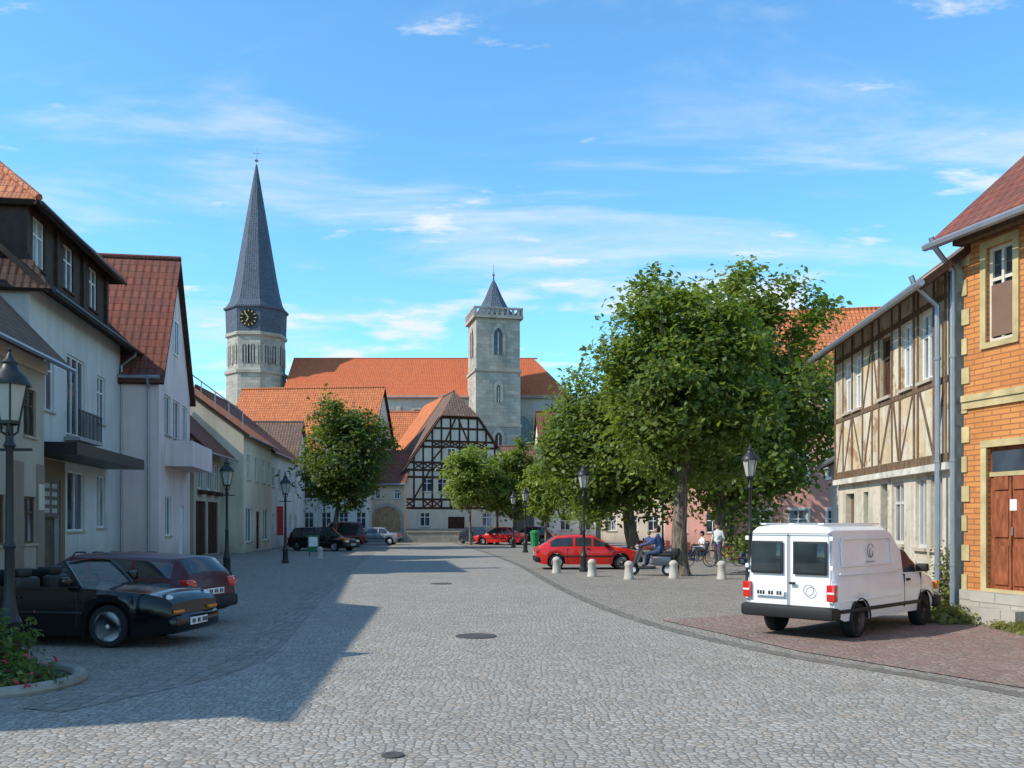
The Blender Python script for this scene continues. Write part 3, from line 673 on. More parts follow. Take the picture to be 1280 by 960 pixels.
# ================================================================== VEHICLES
TYRE=plain('tyre_rubber',(.018,.018,.018),.85,.2); RIM=plain('alloy_rim',(.62,.62,.63),.3,.5,.15); HUB=plain('steel_hub',(.13,.13,.135),.5,.4,.3)
CGL=glassm('car_glass',(.012,.016,.018)); BLKP=plain('black_plastic',(.02,.02,.021),.6)
REDL=plain('red_lens',(.55,.012,.008),.2,.5,coat=1); CLRL=plain('clear_lens',(.6,.6,.6),.15,.6,coat=1); ORL=plain('amber_lens',(.7,.2,.01),.2,.5)
PLT_=plain('plate_white',(.75,.75,.73),.5); PTXT=plain('plate_text',(.02,.02,.02),.6)
WHL=plain('dark_wheel_well',(.05,.05,.05),.7)
def paint(n,c,metal=.0,coat=.6,rough=.35,spec=.35): 
    return plain(n,c,rough,spec,metal,coat=coat,var=.03)
def wheel(o,x,yo,r,side,spokes=5,rim=RIM,w=.19):
    m=o['wheels']; s=side
    y0=yo-s*w
    prof=[(r*.62,0),(r*.9,-.008),(r*.98,.02),(r,.05),(r,w-.05),(r*.98,w-.02),(r*.9,w+.0),(r*.70,w-.005),(r*.67,w-.03),(r*.60,w-.10),(0.02,w-.10)]
    prof=[(a,(y0+s*b)) for a,b in prof]
    m.lathe((x,0,r),prof[:8],24,TYRE,axis='y'); m.lathe((x,0,r),prof[7:9],24,rim,axis='y'); m.lathe((x,0,r),prof[8:],24,WHL if spokes else HUB,axis='y')
    for i in range(spokes):
        a=2*math.pi*i/spokes+.3
        M=Matrix.Translation((x,yo-s*.035,r))@Matrix.Rotation(a,4,'Y')
        m.rbox(-.036,.036,-.02,.02,.02,r*.68,.012,rim,M)
    m.lathe((x,0,r),[(.07,yo-s*.06),(.06,yo-s*.008),(0.,yo-s*.002)],12,rim,axis='y')
def vehicle(name,loc,ang,L,Wd,belt,roofp,wx,wr,pm,wind,rear,side,tumble=.28,sill=.2,lower=None,extra=None,cockpit=None,square=(0.,0.),spokes=5,rim=RIM,lowmat=None,smoothx=.05):
    o=Obj(name,(loc[0],loc[1],0),smooth=38)
    R=wr+.055
    xs=set(np.linspace(-L/2,L/2,66).round(4))
    for xc in wx:
        for a in np.linspace(0,math.pi,13): xs.add(round(xc+R*math.cos(a),4))
    for rg in [wind,rear]+list(side):
        if rg: xs.update(rg)
    if cockpit: xs.update([cockpit[0],cockpit[0]+.02,cockpit[1],cockpit[1]-.02])
    xs.update([-L/2+.02,-L/2+.06,L/2-.02,L/2-.06])
    xs=sorted(x for x in xs if -L/2<=x<=L/2)
    xs=[x for i,x in enumerate(xs) if i==0 or x-xs[i-1]>.004]
    bx,bz=zip(*belt); rx,rz=zip(*roofp)
    def sm(x,X,Z): return (np.interp(x-smoothx,X,Z)+2*np.interp(x,X,Z)+np.interp(x+smoothx,X,Z))/4
    rings=[]
    for x in xs:
        t=max(0,(abs(x)-(L/2-(.9 if not square[0 if x<0 else 1] else .12)))/(.9 if not square[0 if x<0 else 1] else .12))
        w=Wd/2*(1-(.17 if not square[0 if x<0 else 1] else .05)*t**2.6)
        zl=sill
        e=(L/2-abs(x)); 
        if e<.3: zl=sill+(.3-e)*.35
        zb=float(sm(x,bx,bz)); zr=max(float(sm(x,rx,rz)),zb)
        for xc in wx:
            if abs(x-xc)<R: zl=max(zl,wr+math.sqrt(max(0,R*R-(x-xc)**2)))
        zl=min(zl,zb-.08)
        g=min(1,(zr-zb)/.3); wb=w*.94; wr_=wb-.02-tumble*(zr-zb)
        zm1=zl+(zb-zl)*.3; zm2=zl+(zb-zl)*.65
        h=[(w*.965,zl),(w,zm1),(w*1.0,zm2),(w*.978,zb-.05),(wb,zb),(wr_,zr-.07*g),(wr_-.09,zr-.012*g+.006),(wr_*.5,zr+.02),(0,zr+.03)]
        if cockpit and cockpit[0]<x<cockpit[1]: h[6]=(wr_-.06,zb-.02);h[7]=(wr_-.1,zb-.4);h[8]=(0,zb-.42)
        rings.append(h+[(-a,b) for a,b in h[-2::-1]])
    n=len(rings[0])
    vs=[];fs=[];ms=[]
    for x,rg in zip(xs,rings): vs+=[(x,a,b) for a,b in rg]
    for i in range(len(xs)-1):
        xm=(xs[i]+xs[i+1])/2
        for j in range(n-1):
            jj=j if j<8 else n-2-j
            mt=pm
            if jj==4 and any(a<xm<b for a,b in side): mt=CGL
            if jj in (6,7) and ((wind and wind[0]<xm<wind[1]) or (rear and rear[0]<xm<rear[1])): mt=CGL
            if jj>=6 and cockpit and cockpit[0]<xm<cockpit[1]: mt=BLKP
            if jj==0 and lowmat: mt=lowmat
            fs.append((i*n+j,i*n+j+1,(i+1)*n+j+1,(i+1)*n+j)); ms.append(mt)
        fs.append((i*n,(i+1)*n,(i+1)*n+n-1,i*n+n-1)); ms.append(BLKP)
    fs.append(tuple(range(n))); ms.append(pm); b=(len(xs)-1)*n; fs.append(tuple(b+j for j in range(n))[::-1]); ms.append(pm)
    o['body'].mesh(vs,fs,ms)
    for xc in wx:
        for s in (1,-1): wheel(o,xc,s*(Wd/2-.025),wr,s,spokes,rim)
    if extra: extra(o)
    M=Matrix.Translation(o.loc)@Matrix.Rotation(ang,4,'Z')
    for mb in o.parts.values(): mb.v=[M@v for v in mb.v]
    o.finish()
def mir(mb,x0,x1,y0,y1,z0,z1,r,mat):
    mb.rbox(x0,x1,y0,y1,z0,z1,r,mat); mb.rbox(x0,x1,-y1,-y0,z0,z1,r,mat)
def plate(mb,x,s,z,w=.52):
    mb.rbox(min(x,x+s*.012),max(x,x+s*.012),-w/2,w/2,z,z+.11,.004,PLT_)
    for i,c in enumerate((0,1,3,4,6,7,8)):
        y=-w/2+.05+c*.052; mb.rbox(min(x+s*.011,x+s*.016),max(x+s*.011,x+s*.016),y,y+.036,z+.025,z+.088,.002,PTXT)
def mirrors(o,x,z,w,pm):
    for s in (1,-1): o['mirrors'].rbox(x-.06,x+.07,min(s*w,s*(w+.2)),max(s*w,s*(w+.2)),z,z+.14,.03,pm)
def seams(o,xs_,w,z0,z1):
    for x in xs_:
        for s in (1,-1): o['door_seams'].rbox(x-.006,x+.006,min(s*(w-.03),s*(w+.003)),max(s*(w-.03),s*(w+.003)),z0,z1,.002,BLKP)
def hatch_extra(L,W,pm,zl=.62,strip=True,H=1.4):
    def ex(o):
        b=o['bumpers']
        b.rbox(L/2-.25,L/2+.05,-W/2*.9,W/2*.9,.27,.5,.06,pm if not strip else BLKP); b.rbox(-L/2-.05,-L/2+.25,-W/2*.9,W/2*.9,.29,.52,.06,pm if not strip else BLKP)
        mir(o['headlights'],L/2-.1,L/2+.01,W/2*.45,W/2*.83,zl-.06,zl+.08,.02,CLRL)
        mir(o['headlights'],L/2-.14,L/2-.02,W/2*.83,W/2*.9,zl-.06,zl+.08,.02,ORL)
        o['grille'].rbox(L/2-.08,L/2+.005,-W/2*.42,W/2*.42,zl-.05,zl+.06,.015,BLKP)
        mir(o['tail_lights'],-L/2-.012,-L/2+.2,W/2*.58,W/2*.88,zl+.04,zl+.22,.02,REDL)
        plate(o['number_plate'],L/2+.045,1,.36); plate(o['number_plate'],-L/2-.05,-1,.55)
        mirrors(o,.62,.9,W/2*.94,BLKP); seams(o,(.75,-.2,-.85),W/2,.3,.85)
        for s in (1,-1):
            o['side_trim'].rbox(-L/2+.95,L/2-.95,min(s*(W/2-.02),s*(W/2+.014)),max(s*(W/2-.02),s*(W/2+.014)),.5,.55,.006,BLKP)
            o['handles'].rbox(-.12,.02,min(s*(W/2-.03),s*(W/2+.02)),max(s*(W/2-.03),s*(W/2+.02)),.8,.83,.006,BLKP)
    return ex
def hatch(name,loc,ang,pm,L=4.0,W=1.65,H=1.38,kind='hatch',wr=.29):
    hl=L/2
    belt=[(-hl,.62),(-hl+.08,.86),(-.5,.9),(.7,.88),(hl-.6,.8),(hl-.1,.68),(hl,.55)]
    if kind=='hatch': rf=[(-hl,.6),(-hl+.1,.88),(-hl+.75,H-.05),(-.6,H),(.2,H-.02),(.95,.88),(hl,.5)]; wind=(.25,.93); rear=(-hl+.15,-hl+.72); side=[(-hl+.55,-.62),(-.54,.1+.0),(.16,.78)]
    elif kind=='sedan': rf=[(-hl,.6),(-hl+.15,.93),(-hl+.7,.95),(-hl+1.25,H-.04),(-.4,H),(.3,H-.02),(1.05,.88),(hl,.5)]; wind=(.35,1.0); rear=(-hl+.75,-hl+1.2); side=[(-hl+1.0,-.45),(-.37,.88)]
    else: rf=[(-hl,.6),(-hl+.06,.9),(-hl+.35,H-.06),(-.6,H),(.3,H-.02),(1.0,.88),(hl,.5)]; wind=(.36,.97); rear=(-hl+.1,-hl+.33); side=[(-hl+.35,-1.15),(-1.08,-.22),(-.14,.84)]
    vehicle(name,loc,ang,L,W,belt,rf,(hl-.8,-hl+.78),wr,pm,wind,rear,side,extra=hatch_extra(L,W,pm))
RED=paint('red_car_paint',(.62,.014,.008)); BLK=paint('black_car_paint',(.004,.004,.005),coat=0,rough=.10,spec=.4); DBL=paint('dark_blue_paint',(.012,.018,.035),coat=.3); MAR=paint('maroon_paint',(.14,.012,.018)); SIL=paint('silver_grey_paint',(.28,.30,.32),.4); WPAINT=paint('white_van_paint',(.79,.78,.77))
hatch('parked_red_hatchback',(2.95,36.2),math.radians(2),RED,4.1,1.65,1.32)
hatch('parked_dark_car',(-2.9,76.5),math.radians(-60),DBL,4.0,1.65,1.4)
hatch('parked_red_car',(-.9,73.5),math.radians(158),RED,4.1,1.7,1.4,'sedan')
hatch('parked_maroon_car',(1.5,76),math.radians(160),MAR,4.2,1.7,1.45)
hatch('parked_black_estate_car',(-12.0,58.5),math.radians(-25),BLK,4.5,1.75,1.5,'estate')
hatch('parked_grey_car',(-11.0,74),math.radians(175),SIL,4.2,1.7,1.38,'sedan')
hatch('parked_maroon_van',(-12.9,67),math.radians(200),MAR,4.4,1.8,1.85,'estate')
hatch('parked_dark_car',(10.6,33.5),math.radians(178),DBL,4.3,1.8,1.75,'estate')
MET=paint('dark_maroon_paint',(.07,.010,.014),.0,coat=.3,spec=.25)
hatch('parked_maroon_estate_car',(-7.55,17.2),math.radians(164),MET,4.5,1.68,1.26,'estate',.30)
# --- white van
def vex(o):
    hw=.80
    w=o['rear_windows']
    for s in (1,-1):
        w.rbox(-2.068,-2.045,min(s*.09,s*.66),max(s*.09,s*.66),1.02,1.54,.008,BLKP)
        w.rbox(-2.074,-2.066,min(s*.12,s*.63),max(s*.12,s*.63),1.05,1.51,.003,CGL)
    o['door_seams'].rbox(-2.062,-2.05,-.008,.008,.46,1.66,.003,BLKP)
    for s in (1,-1):
        o['door_seams'].rbox(-2.060,-2.05,min(s*.715,s*.725),max(s*.715,s*.725),.46,1.66,.003,BLKP)
        for z in (.6,1.1,1.55): o['hinges'].rbox(-2.075,-2.05,min(s*.70,s*.76),max(s*.70,s*.76),z,z+.07,.008,WPAINT)
        o['tail_lights'].rbox(-2.09,-1.98,min(s*.66,s*.80),max(s*.66,s*.80),.62,.88,.015,REDL)
        o['tail_lights'].rbox(-2.094,-2.04,min(s*.675,s*.79),max(s*.675,s*.79),.735,.765,.006,WPAINT)
    o['door_seams'].rbox(-2.062,-2.05,-.72,.72,.455,.465,.002,BLKP); o['door_seams'].rbox(-2.062,-2.05,-.72,.72,1.655,1.665,.002,BLKP)
    o['handles'].rbox(-2.09,-2.06,-.14,-.03,.86,.90,.01,BLKP)
    o['bumpers'].rbox(-2.17,-1.85,-.80,.80,.33,.53,.05,BLKP); o['bumpers'].rbox(1.8,2.1,-.78,.78,.3,.52,.06,BLKP)
    mb=o['number_plate']; mb.rbox(-2.08,-2.066,.06,.58,.66,.77,.004,PLT_)
    for i,c in enumerate((0,1,3,4,6,7,8)): mb.rbox(-2.086,-2.079,.10+c*.05,.135+c*.05,.685,.745,.002,PTXT)
    pts=[(-2.066,-.36+.085*math.cos(a),.78+.085*math.sin(a)) for a in np.linspace(0,6.28,20)]; o['emblem'].tube(pts,.006,5,HUB)
    for s in (1,-1):
        y0,y1=sorted((s*(hw-.02),s*(hw+.012)))
        p=o['side_panels']
        for z in (.60,1.02): p.rbox(-1.92,.30,y0,y1,z,z+.035,.006,WPAINT)
        y0,y1=sorted((s*(hw+.0),s*(hw+.016)))
        p.rbox(-1.9,1.05,y0,y1,.43,.49,.006,BLKP)
        for x in (.42,1.1): o['door_seams'].rbox(x-.006,x+.006,min(s*(hw-.03),s*(hw+.004)),max(s*(hw-.03),s*(hw+.004)),.4,.96,.002,BLKP)
        o['handles'].rbox(.5,.62,min(s*(hw-.02),s*(hw+.025)),max(s*(hw-.02),s*(hw+.025)),.84,.88,.008,BLKP)
        for xc in (1.32,-1.22):
            pts=[(xc+.345*math.cos(a),s*(hw+.003),.285+.345*math.sin(a)) for a in np.linspace(.05,math.pi-.05,14)]
            o['arch_trim'].tube(pts,.016,5,BLKP)
        EM=plain('grey_decal',(.28,.28,.28),.6)
        pts=[(-.75+.11*math.cos(a),s*.742,1.38+.11*math.sin(a)) for a in np.linspace(.4,5.6,20)]
        o['emblem'].tube(pts,.007,4,EM)
        pts=[(-.75+.06*math.cos(a)+.02,s*.744,1.36+.08*math.sin(a)) for a in np.linspace(2.4,6.4,16)]
        o['emblem'].tube(pts,.008,4,EM)
        o['emblem'].rbox(-.90,-.60,min(s*.74,s*.757),max(s*.74,s*.757),1.20,1.212,.003,EM)
        zz=lambda z: s*(.752-.06*(z-.98)+.006)
        pts=[(-1.75,zz(1.15),1.15),(-1.75,zz(1.52),1.52),(-1.68,zz(1.58),1.58),(-.05,zz(1.58),1.58),(.02,zz(1.52),1.52),(.02,zz(1.15),1.15),(-1.75,zz(1.15),1.15)]
        o['side_panels'].tube(pts,.014,5,WPAINT)
    mirrors(o,1.0,.98,.76,BLKP)
    mir(o['headlights'],1.93,2.03,.42,.72,.62,.78,.02,CLRL); mir(o['headlights'],1.88,1.99,.7,.77,.62,.78,.02,ORL)
    o['grille'].rbox(1.98,2.03,-.4,.4,.64,.75,.01,BLKP)
    for yy in (-.5,0,.5): o['roof_ribs'].rbox(-1.95,.0,yy-.05,yy+.05,1.80,1.826,.01,WPAINT)
vehicle('parked_white_van',(5.85,16.0),math.radians(44),4.05,1.6,
  [(-2.05,.95),(.4,.98),(1.15,.97),(1.6,.88),(1.98,.78),(2.05,.62)],
  [(-2.05,1.72),(-1.95,1.78),(-.05,1.78),(.12,1.72),(.40,1.47),(.62,1.42),(1.3,.97),(2.05,.5)],
  (1.32,-1.22),.285,WPAINT,(.66,1.24),None,[(.46,1.12)],tumble=.06,sill=.30,extra=vex,square=(1,0),spokes=0,rim=HUB,smoothx=.02)
# --- black convertible
def cex(o):
    CG=NB('clear_windscreen',.03,.5); CG.b.inputs['Base Color'].default_value=(.5,.6,.6,1); CG.b.inputs['Alpha'].default_value=.18
    P=lambda s:[(.62,s*.67,.87),(.46,s*.62,1.06),(.30,s*.56,1.22)]
    for s in (1,-1): o['windscreen_frame'].tube(P(s),.026,6,BLK)
    o['windscreen_frame'].tube([(.30,-.56,1.22),(.30,0,1.25),(.30,.56,1.22)],.026,6,BLK)
    o['windscreen'].face([(.60,-.65,.88),(.68,0,.90),(.30,0,1.24),(.30,-.56,1.21)],CG.mat); o['windscreen'].face([(.68,0,.90),(.60,.65,.88),(.30,.56,1.21),(.30,0,1.24)],CG.mat)
    LE=plain('black_leather',(.03,.026,.024),.5)
    for s in (1,-1):
        o['seats'].rbox(-.62,-.42,s*.36-.24,s*.36+.24,.5,1.0,.06,LE); o['seats'].rbox(-.6,-.48,s*.36-.12,s*.36+.12,1.0,1.14,.04,LE); o['seats'].rbox(-.5,.05,s*.36-.24,s*.36+.24,.45,.62,.05,LE)
    CL=plain('soft_top_cloth',(.008,.008,.009),.95,.1)
    o['soft_top'].rbox(-1.42,-.74,-.64,.64,.82,1.08,.10,CL,seg=3); o['soft_top'].rbox(-1.60,-1.2,-.6,.6,.80,.98,.08,CL,seg=3)
    st=[(.12+.03*math.sin(a)*.5,.36+.17*math.cos(a),.86+.17*math.sin(a)) for a in np.linspace(0,2*math.pi,20)]; o['steering_wheel'].tube(st,.015,5,BLKP)
    for s in (1,-1):
        M=Matrix.Translation((1.93,s*.56,.66))@Matrix.Rotation(math.radians(-22),4,'Y')
        o['headlights'].lathe((0,0,0),[(.12,-.2),(.125,.04),(.115,.06)],18,BLK,axis='x',M=M); o['headlights'].lathe((0,0,0),[(.105,.058),(.09,.08),(0,.095)],18,CLRL,axis='x',M=M)
    mir(o['front_indicators'],2.0,2.12,.38,.64,.50,.55,.015,ORL)
    mir(o['tail_lights'],-2.1,-1.98,.1,.72,.60,.70,.02,REDL)
    o['bumpers'].rbox(1.86,2.14,-.70,.70,.20,.48,.08,BLK,seg=3); o['bumpers'].rbox(-2.14,-1.86,-.74,.74,.28,.54,.07,BLK)
    plate(o['number_plate'],2.135,1,.3); mirrors(o,.5,.9,.76,BLK); seams(o,(.66,-.5),.83,.3,.8)
    for s in (1,-1):
        o['handles'].rbox(-.4,-.24,min(s*.81,s*.85),max(s*.81,s*.85),.72,.75,.008,BLK)
        o['side_strip'].rbox(-.75,.75,min(s*.80,s*.842),max(s*.80,s*.842),.5,.53,.006,BLKP)
vehicle('parked_black_convertible',(-6.9,14.4),math.radians(-9),4.15,1.66,
  [(-2.1,.60),(-2.0,.76),(-1.5,.88),(-.9,.89),(.3,.88),(.7,.87),(1.3,.83),(1.75,.79),(1.98,.73),(2.08,.64),(2.1,.58)],
  [(-2.12,.4),(2.12,.4)],(1.13,-1.14),.315,BLK,None,None,[],sill=.17,extra=cex,cockpit=(-.85,.5),spokes=5,smoothx=.03)
# --- motor scooter
SC_M=Matrix.Translation((4.75,31.5,0))@Matrix.Rotation(math.radians(155),4,'Z')
o=Obj('motor_scooter',(4.75,31.5,0),smooth=40)
SCB=paint('scooter_blue_grey',(.06,.07,.09))
m=o['wheels']
for x in (-.6,.62): m.lathe((x,0,.22),[(.12,-.05),(.21,-.05),(.22,0),(.21,.05),(.12,.05),(.12,-.05)],20,TYRE,axis='y'); m.lathe((x,0,.22),[(.12,-.03),(.12,.03)],14,RIM,axis='y')
o['body'].rbox(-.75,-.05,-.15,.15,.35,.68,.08,SCB); o['floor'].rbox(-.15,.42,-.15,.15,.24,.32,.03,BLKP); o['seat'].rbox(-.78,-.02,-.13,.13,.68,.78,.04,BLKP)
M=Matrix.Translation((.46,0,.62))@Matrix.Rotation(math.radians(-20),4,'Y'); o['leg_shield'].rbox(-.03,.05,-.2,.2,-.36,.3,.03,SCB,M)
o['steering'].tube([(.62,0,.22),(.5,0,.6),(.4,0,1.0)],.03,6,BLKP); o['steering'].tube([(.34,-.32,1.0),(.42,0,1.02),(.34,.32,1.0)],.018,6,BLKP); o['headlight'].rbox(.4,.5,-.09,.09,.9,1.05,.03,CLRL)
for s in (1,-1): o['mirrors'].tube([(.38,s*.22,1.02),(.36,s*.3,1.2)],.01,4,BLKP); o['mirrors'].rbox(.33,.36,s*.3-.06,s*.3+.06,1.18,1.28,.012,BLKP)
o['front_mudguard'].rbox(.46,.8,-.07,.07,.4,.46,.02,SCB); o['rear_box'].rbox(-1.0,-.75,-.14,.14,.7,.95,.04,BLKP)
for mb in o.parts.values(): mb.v=[SC_M@v for v in mb.v]
o.finish()
# --- bicycles
def bicycle(x,y,ang,c):
    o=Obj('bicycle',(x,y,0),smooth=40); pm=paint('bicycle_frame_paint',c)
    for xc in (-.52,.52):
        ring=[(xc+.33*math.cos(a),0,.34+.33*math.sin(a)) for a in np.linspace(0,2*math.pi,25)]
        o['wheels'].tube(ring,.016,6,TYRE,cap=False); o['wheels'].tube([(p[0]*.955+xc*.045,0,p[2]*.955+.34*.045) for p in ring],.008,4,METAL,cap=False)
        for j in range(8):
            a=j*math.pi/4; o['wheels'].tube([(xc,0,.34),(xc+.31*math.cos(a),0,.34+.31*math.sin(a))],.003,3,METAL)
    fr_=o['frame']
    for p,q in (((-.52,0,.34),(-.08,0,.30)),((-.08,0,.30),(-.2,0,.85)),((-.52,0,.34),(-.18,0,.78)),((-.08,0,.30),(.36,0,.72)),((-.18,0,.78),(.34,0,.84)),((.52,0,.34),(.33,0,.95))): fr_.tube([p,q],.016,6,pm)
    o['saddle'].rbox(-.33,-.08,-.07,.07,.88,.94,.025,BLKP); o['handlebar'].tube([(.25,-.27,1.03),(.36,-.1,1.0),(.36,.1,1.0),(.25,.27,1.03)],.012,6,METAL); o['handlebar'].tube([(.33,0,.93),(.35,0,1.0)],.014,6,METAL)
    o['crank'].lathe((-.08,0,.30),[(.09,-.04),(.09,-.03)],14,METAL,axis='y'); o['crank'].tube([(-.08,-.05,.30),(.07,-.05,.22)],.01,4,METAL); o['crank'].tube([(-.08,.05,.30),(-.23,.05,.38)],.01,4,METAL)
    M=Matrix.Translation(o.loc)@Matrix.Rotation(ang,4,'Z')@Matrix.Rotation(math.radians(6),4,'X')
    for mb in o.parts.values(): mb.v=[M@v for v in mb.v]
    o.finish()
bicycle(7.6,37.5,math.radians(15),(.03,.08,.2)); bicycle(8.9,38.2,math.radians(170),(.25,.03,.03)); bicycle(6.6,39.3,math.radians(5),(.03,.03,.03))
# --- people
SKIN=plain('skin',(.50,.29,.20),.6,var=.04)
def person(name,J,M,shirt,trou,hair,sleeve=True):
    mats=[shirt,trou,SKIN,plain('shoe_leather',(.03,.025,.02),.6)]
    V=[];R=[];E=[];lab=[];idx={}
    def add(n,p,r): idx[n]=len(V); V.append(Vector(p)); R.append(r)
    add('pelvis',J['pelvis'],.15); add('waist',(Vector(J['pelvis'])*.55+Vector(J['chest'])*.45),.125); add('chest',J['chest'],.15); add('neck0',J['neck'],.065); add('neck1',Vector(J['neck'])+Vector((.01,0,.09)),.055)
    def con(a,b,m): E.append((idx[a],idx[b])); lab.append(m)
    con('pelvis','waist',0);con('waist','chest',0);con('chest','neck0',0);con('neck0','neck1',2)
    for s,sn in ((1,'l'),(-1,'r')):
        sh=Vector(J['neck'])+Vector((0,s*.18,-.07)); add('sh'+sn,sh,.065); add('el'+sn,J['el'+sn],.045); add('wr'+sn,J['wr'+sn],.03)
        con('chest','sh'+sn,0);con('sh'+sn,'el'+sn,0);con('el'+sn,'wr'+sn,2 if not sleeve else 0)
        hp=Vector(J['pelvis'])+Vector((0,s*.1,-.06)); add('hp'+sn,hp,.095); add('kn'+sn,J['kn'+sn],.062); add('an'+sn,J['an'+sn],.042); add('to'+sn,J['to'+sn],.038)
        con('pelvis','hp'+sn,1);con('hp'+sn,'kn'+sn,1);con('kn'+sn,'an'+sn,1);con('an'+sn,'to'+sn,3)
    me=bpy.data.meshes.new('tmp'); me.from_pydata([tuple(v) for v in V],E,[]); ob=bpy.data.objects.new('tmp',me); COL.objects.link(ob)
    ob.modifiers.new('skin','SKIN'); sb=ob.modifiers.new('sub','SUBSURF'); sb.levels=2; sb.render_levels=2
    for i,sv in enumerate(me.skin_vertices[0].data): sv.radius=(R[i],R[i]) if i>2 else (R[i]*.8,R[i]*1.15); sv.use_root=(i==0)
    bpy.context.view_layer.update()
    dg=bpy.context.evaluated_depsgraph_get(); em=bpy.data.meshes.new_from_object(ob.evaluated_get(dg)); bpy.data.objects.remove(ob)
    o=Obj(name,tuple(M.translation),smooth=60); ms=[]
    def seg(p,a,b):
        ab=b-a; t=max(0,min(1,(p-a).dot(ab)/ab.length_squared)); return (p-a-ab*t).length
    for p in em.polygons:
        c=p.center; best=min(range(len(E)),key=lambda i:seg(c,V[E[i][0]],V[E[i][1]])/(.6*(R[E[i][0]]+R[E[i][1]]))); ms.append(mats[lab[best]])
    o['body'].mesh([v.co.copy() for v in em.vertices],[tuple(p.vertices) for p in em.polygons],ms)
    hc=Vector(J['neck'])+Vector((.03,0,.21))
    Ms=Matrix.Translation(hc)@Matrix.Diagonal((1.05,.82,1.22,1))
    sph=lambda r,a0,a1:[(r*math.sin(a),-r*math.cos(a)) for a in np.linspace(a0,a1,9)]
    o['head'].lathe((0,0,0),sph(.10,0.001,math.pi-.001),16,SKIN,M=Ms)
    o['hair'].lathe((0,0,0),sph(.112,math.pi*.52,math.pi-.001),16,hair,M=Matrix.Translation((-.016,0,.012))@Ms)
    o['hair'].lathe((0,0,0),sph(.10,.6,math.pi-.001),14,hair,M=Matrix.Translation((-.03,0,.0))@Ms)
    o['face'].rbox(hc.x+.09,hc.x+.122,-.014,.014,hc.z-.03,hc.z+.015,.008,SKIN)
    for s in (1,-1): o['face'].rbox(hc.x+.088,hc.x+.1,min(s*.025,s*.045),max(s*.025,s*.045),hc.z+.008,hc.z+.02,.004,DARK); o['ears'].rbox(hc.x-.02,hc.x+.015,min(s*.075,s*.092),max(s*.075,s*.092),hc.z-.03,hc.z+.03,.007,SKIN)
    o['face'].rbox(hc.x+.085,hc.x+.098,-.022,.022,hc.z-.062,hc.z-.052,.003,REDL)
    for sn,s in (('l',1),('r',-1)):
        w=Vector(J['wr'+sn]); d=(w-Vector(J['el'+sn])).normalized(); yv=Vector((0,1,0)); side=d.cross(yv); side=side.normalized() if side.length>.1 else Vector((1,0,0))
        o['hands'].tube([w,w+d*.04,w+d*.09],[.03,.038,.034],8,SKIN)
        for q,L in ((-.027,.065),(-.009,.08),(.009,.075),(.027,.06)):
            b0=w+d*.085+side*q; o['hands'].tube([b0,b0+d*L*.55-yv*s*.01,b0+d*L*.9-yv*s*.03],[.009,.0085,.006],6,SKIN)
        b0=w+d*.03+side*.032; o['hands'].tube([b0,b0+side*.03+d*.025,b0+side*.035+d*.06],[.011,.009,.007],6,SKIN)
    for mb in o.parts.values(): mb.v=[M@v for v in mb.v]
    o.finish()
SHB=plain('blue_shirt',(.06,.10,.22),.9); SHW=plain('white_shirt',(.65,.65,.63),.9); SHR=plain('red_top',(.35,.03,.03),.9); JE=plain('blue_jeans',(.04,.06,.12),.9); TN=plain('beige_trousers',(.35,.28,.2),.9); HD=plain('dark_hair',(.03,.02,.015),.8); HL=plain('fair_hair',(.25,.17,.09),.8)
def sit(seat,foot): 
    d={'pelvis':(0,0,seat+.1),'chest':(.03,0,seat+.43),'neck':(.05,0,seat+.6)}
    for s,sn in ((1,'l'),(-1,'r')): d.update({'kn'+sn:(.43,s*.12,seat+.06),'an'+sn:(.42,s*.12,foot+.07),'to'+sn:(.56,s*.13,foot+.04),'el'+sn:(.12,s*.26,seat+.3),'wr'+sn:(.34,s*.18,seat+.32)})
    return d
rid=sit(.78,.34); 
for s,sn in ((1,'l'),(-1,'r')): rid['wr'+sn]=(.64,s*.27,1.03); rid['el'+sn]=(.34,s*.28,1.1); rid['kn'+sn]=(.40,s*.17,.76); rid['an'+sn]=(.45,s*.13,.38); rid['to'+sn]=(.58,s*.13,.35)
st={'pelvis':(0,0,.95),'chest':(.0,0,1.28),'neck':(.0,0,1.46)}
for s,sn in ((1,'l'),(-1,'r')): st.update({'kn'+sn:(.02+.03*s,s*.1,.5),'an'+sn:(-.01+.06*s,s*.11,.08),'to'+sn:(.14+.06*s,s*.13,.04),'el'+sn:(-.02,s*.26,1.12),'wr'+sn:(.08,s*.27,.88)})
try:
    person('scooter_rider',rid,SC_M@Matrix.Translation((-.3,0,0)),SHB,JE,HD)
    person('standing_pedestrian',st,Matrix.Translation((9.0,40.2,0))@Matrix.Rotation(math.radians(-120),4,'Z'),SHW,JE,HD,False)
    for (x,y,a,sh,tr_2,ha) in ((8.6,44,2.3,SHR,JE,HL),(8.6,44,.3,SHW,TN,HD),(7.2,47,4.2,SHB,TN,HL)):
        person('seated_cafe_guest',sit(.46,0),Matrix.Translation((x+.62*math.cos(a),y+.62*math.sin(a),0))@Matrix.Rotation(a+math.pi,4,'Z'),sh,tr_2,ha,False)
except Exception as ex_: print('PERSON ERR',ex_)
o=Obj('bicycle_rack',(-12.6,28.5,0))
for i in range(5):
    x=-13.6+i*.55
    o['hoops'].tube([(x,28.5,.12),(x,28.5,.8),(x+.08,28.5,.9),(x+.37,28.5,.9),(x+.45,28.5,.8),(x+.45,28.5,.12)],.025,6,IRON)
o.finish()
o=Obj('green_litter_bin',(1.7,68.5,0)); GRN=plain('green_plastic',(.02,.22,.07),.5)
o['bin'].lathe((1.7,68.5,0),[(.28,0),(.34,.95),(.38,.98),(.36,1.1),(.2,1.2),(0,1.22)],12,GRN); o.finish()
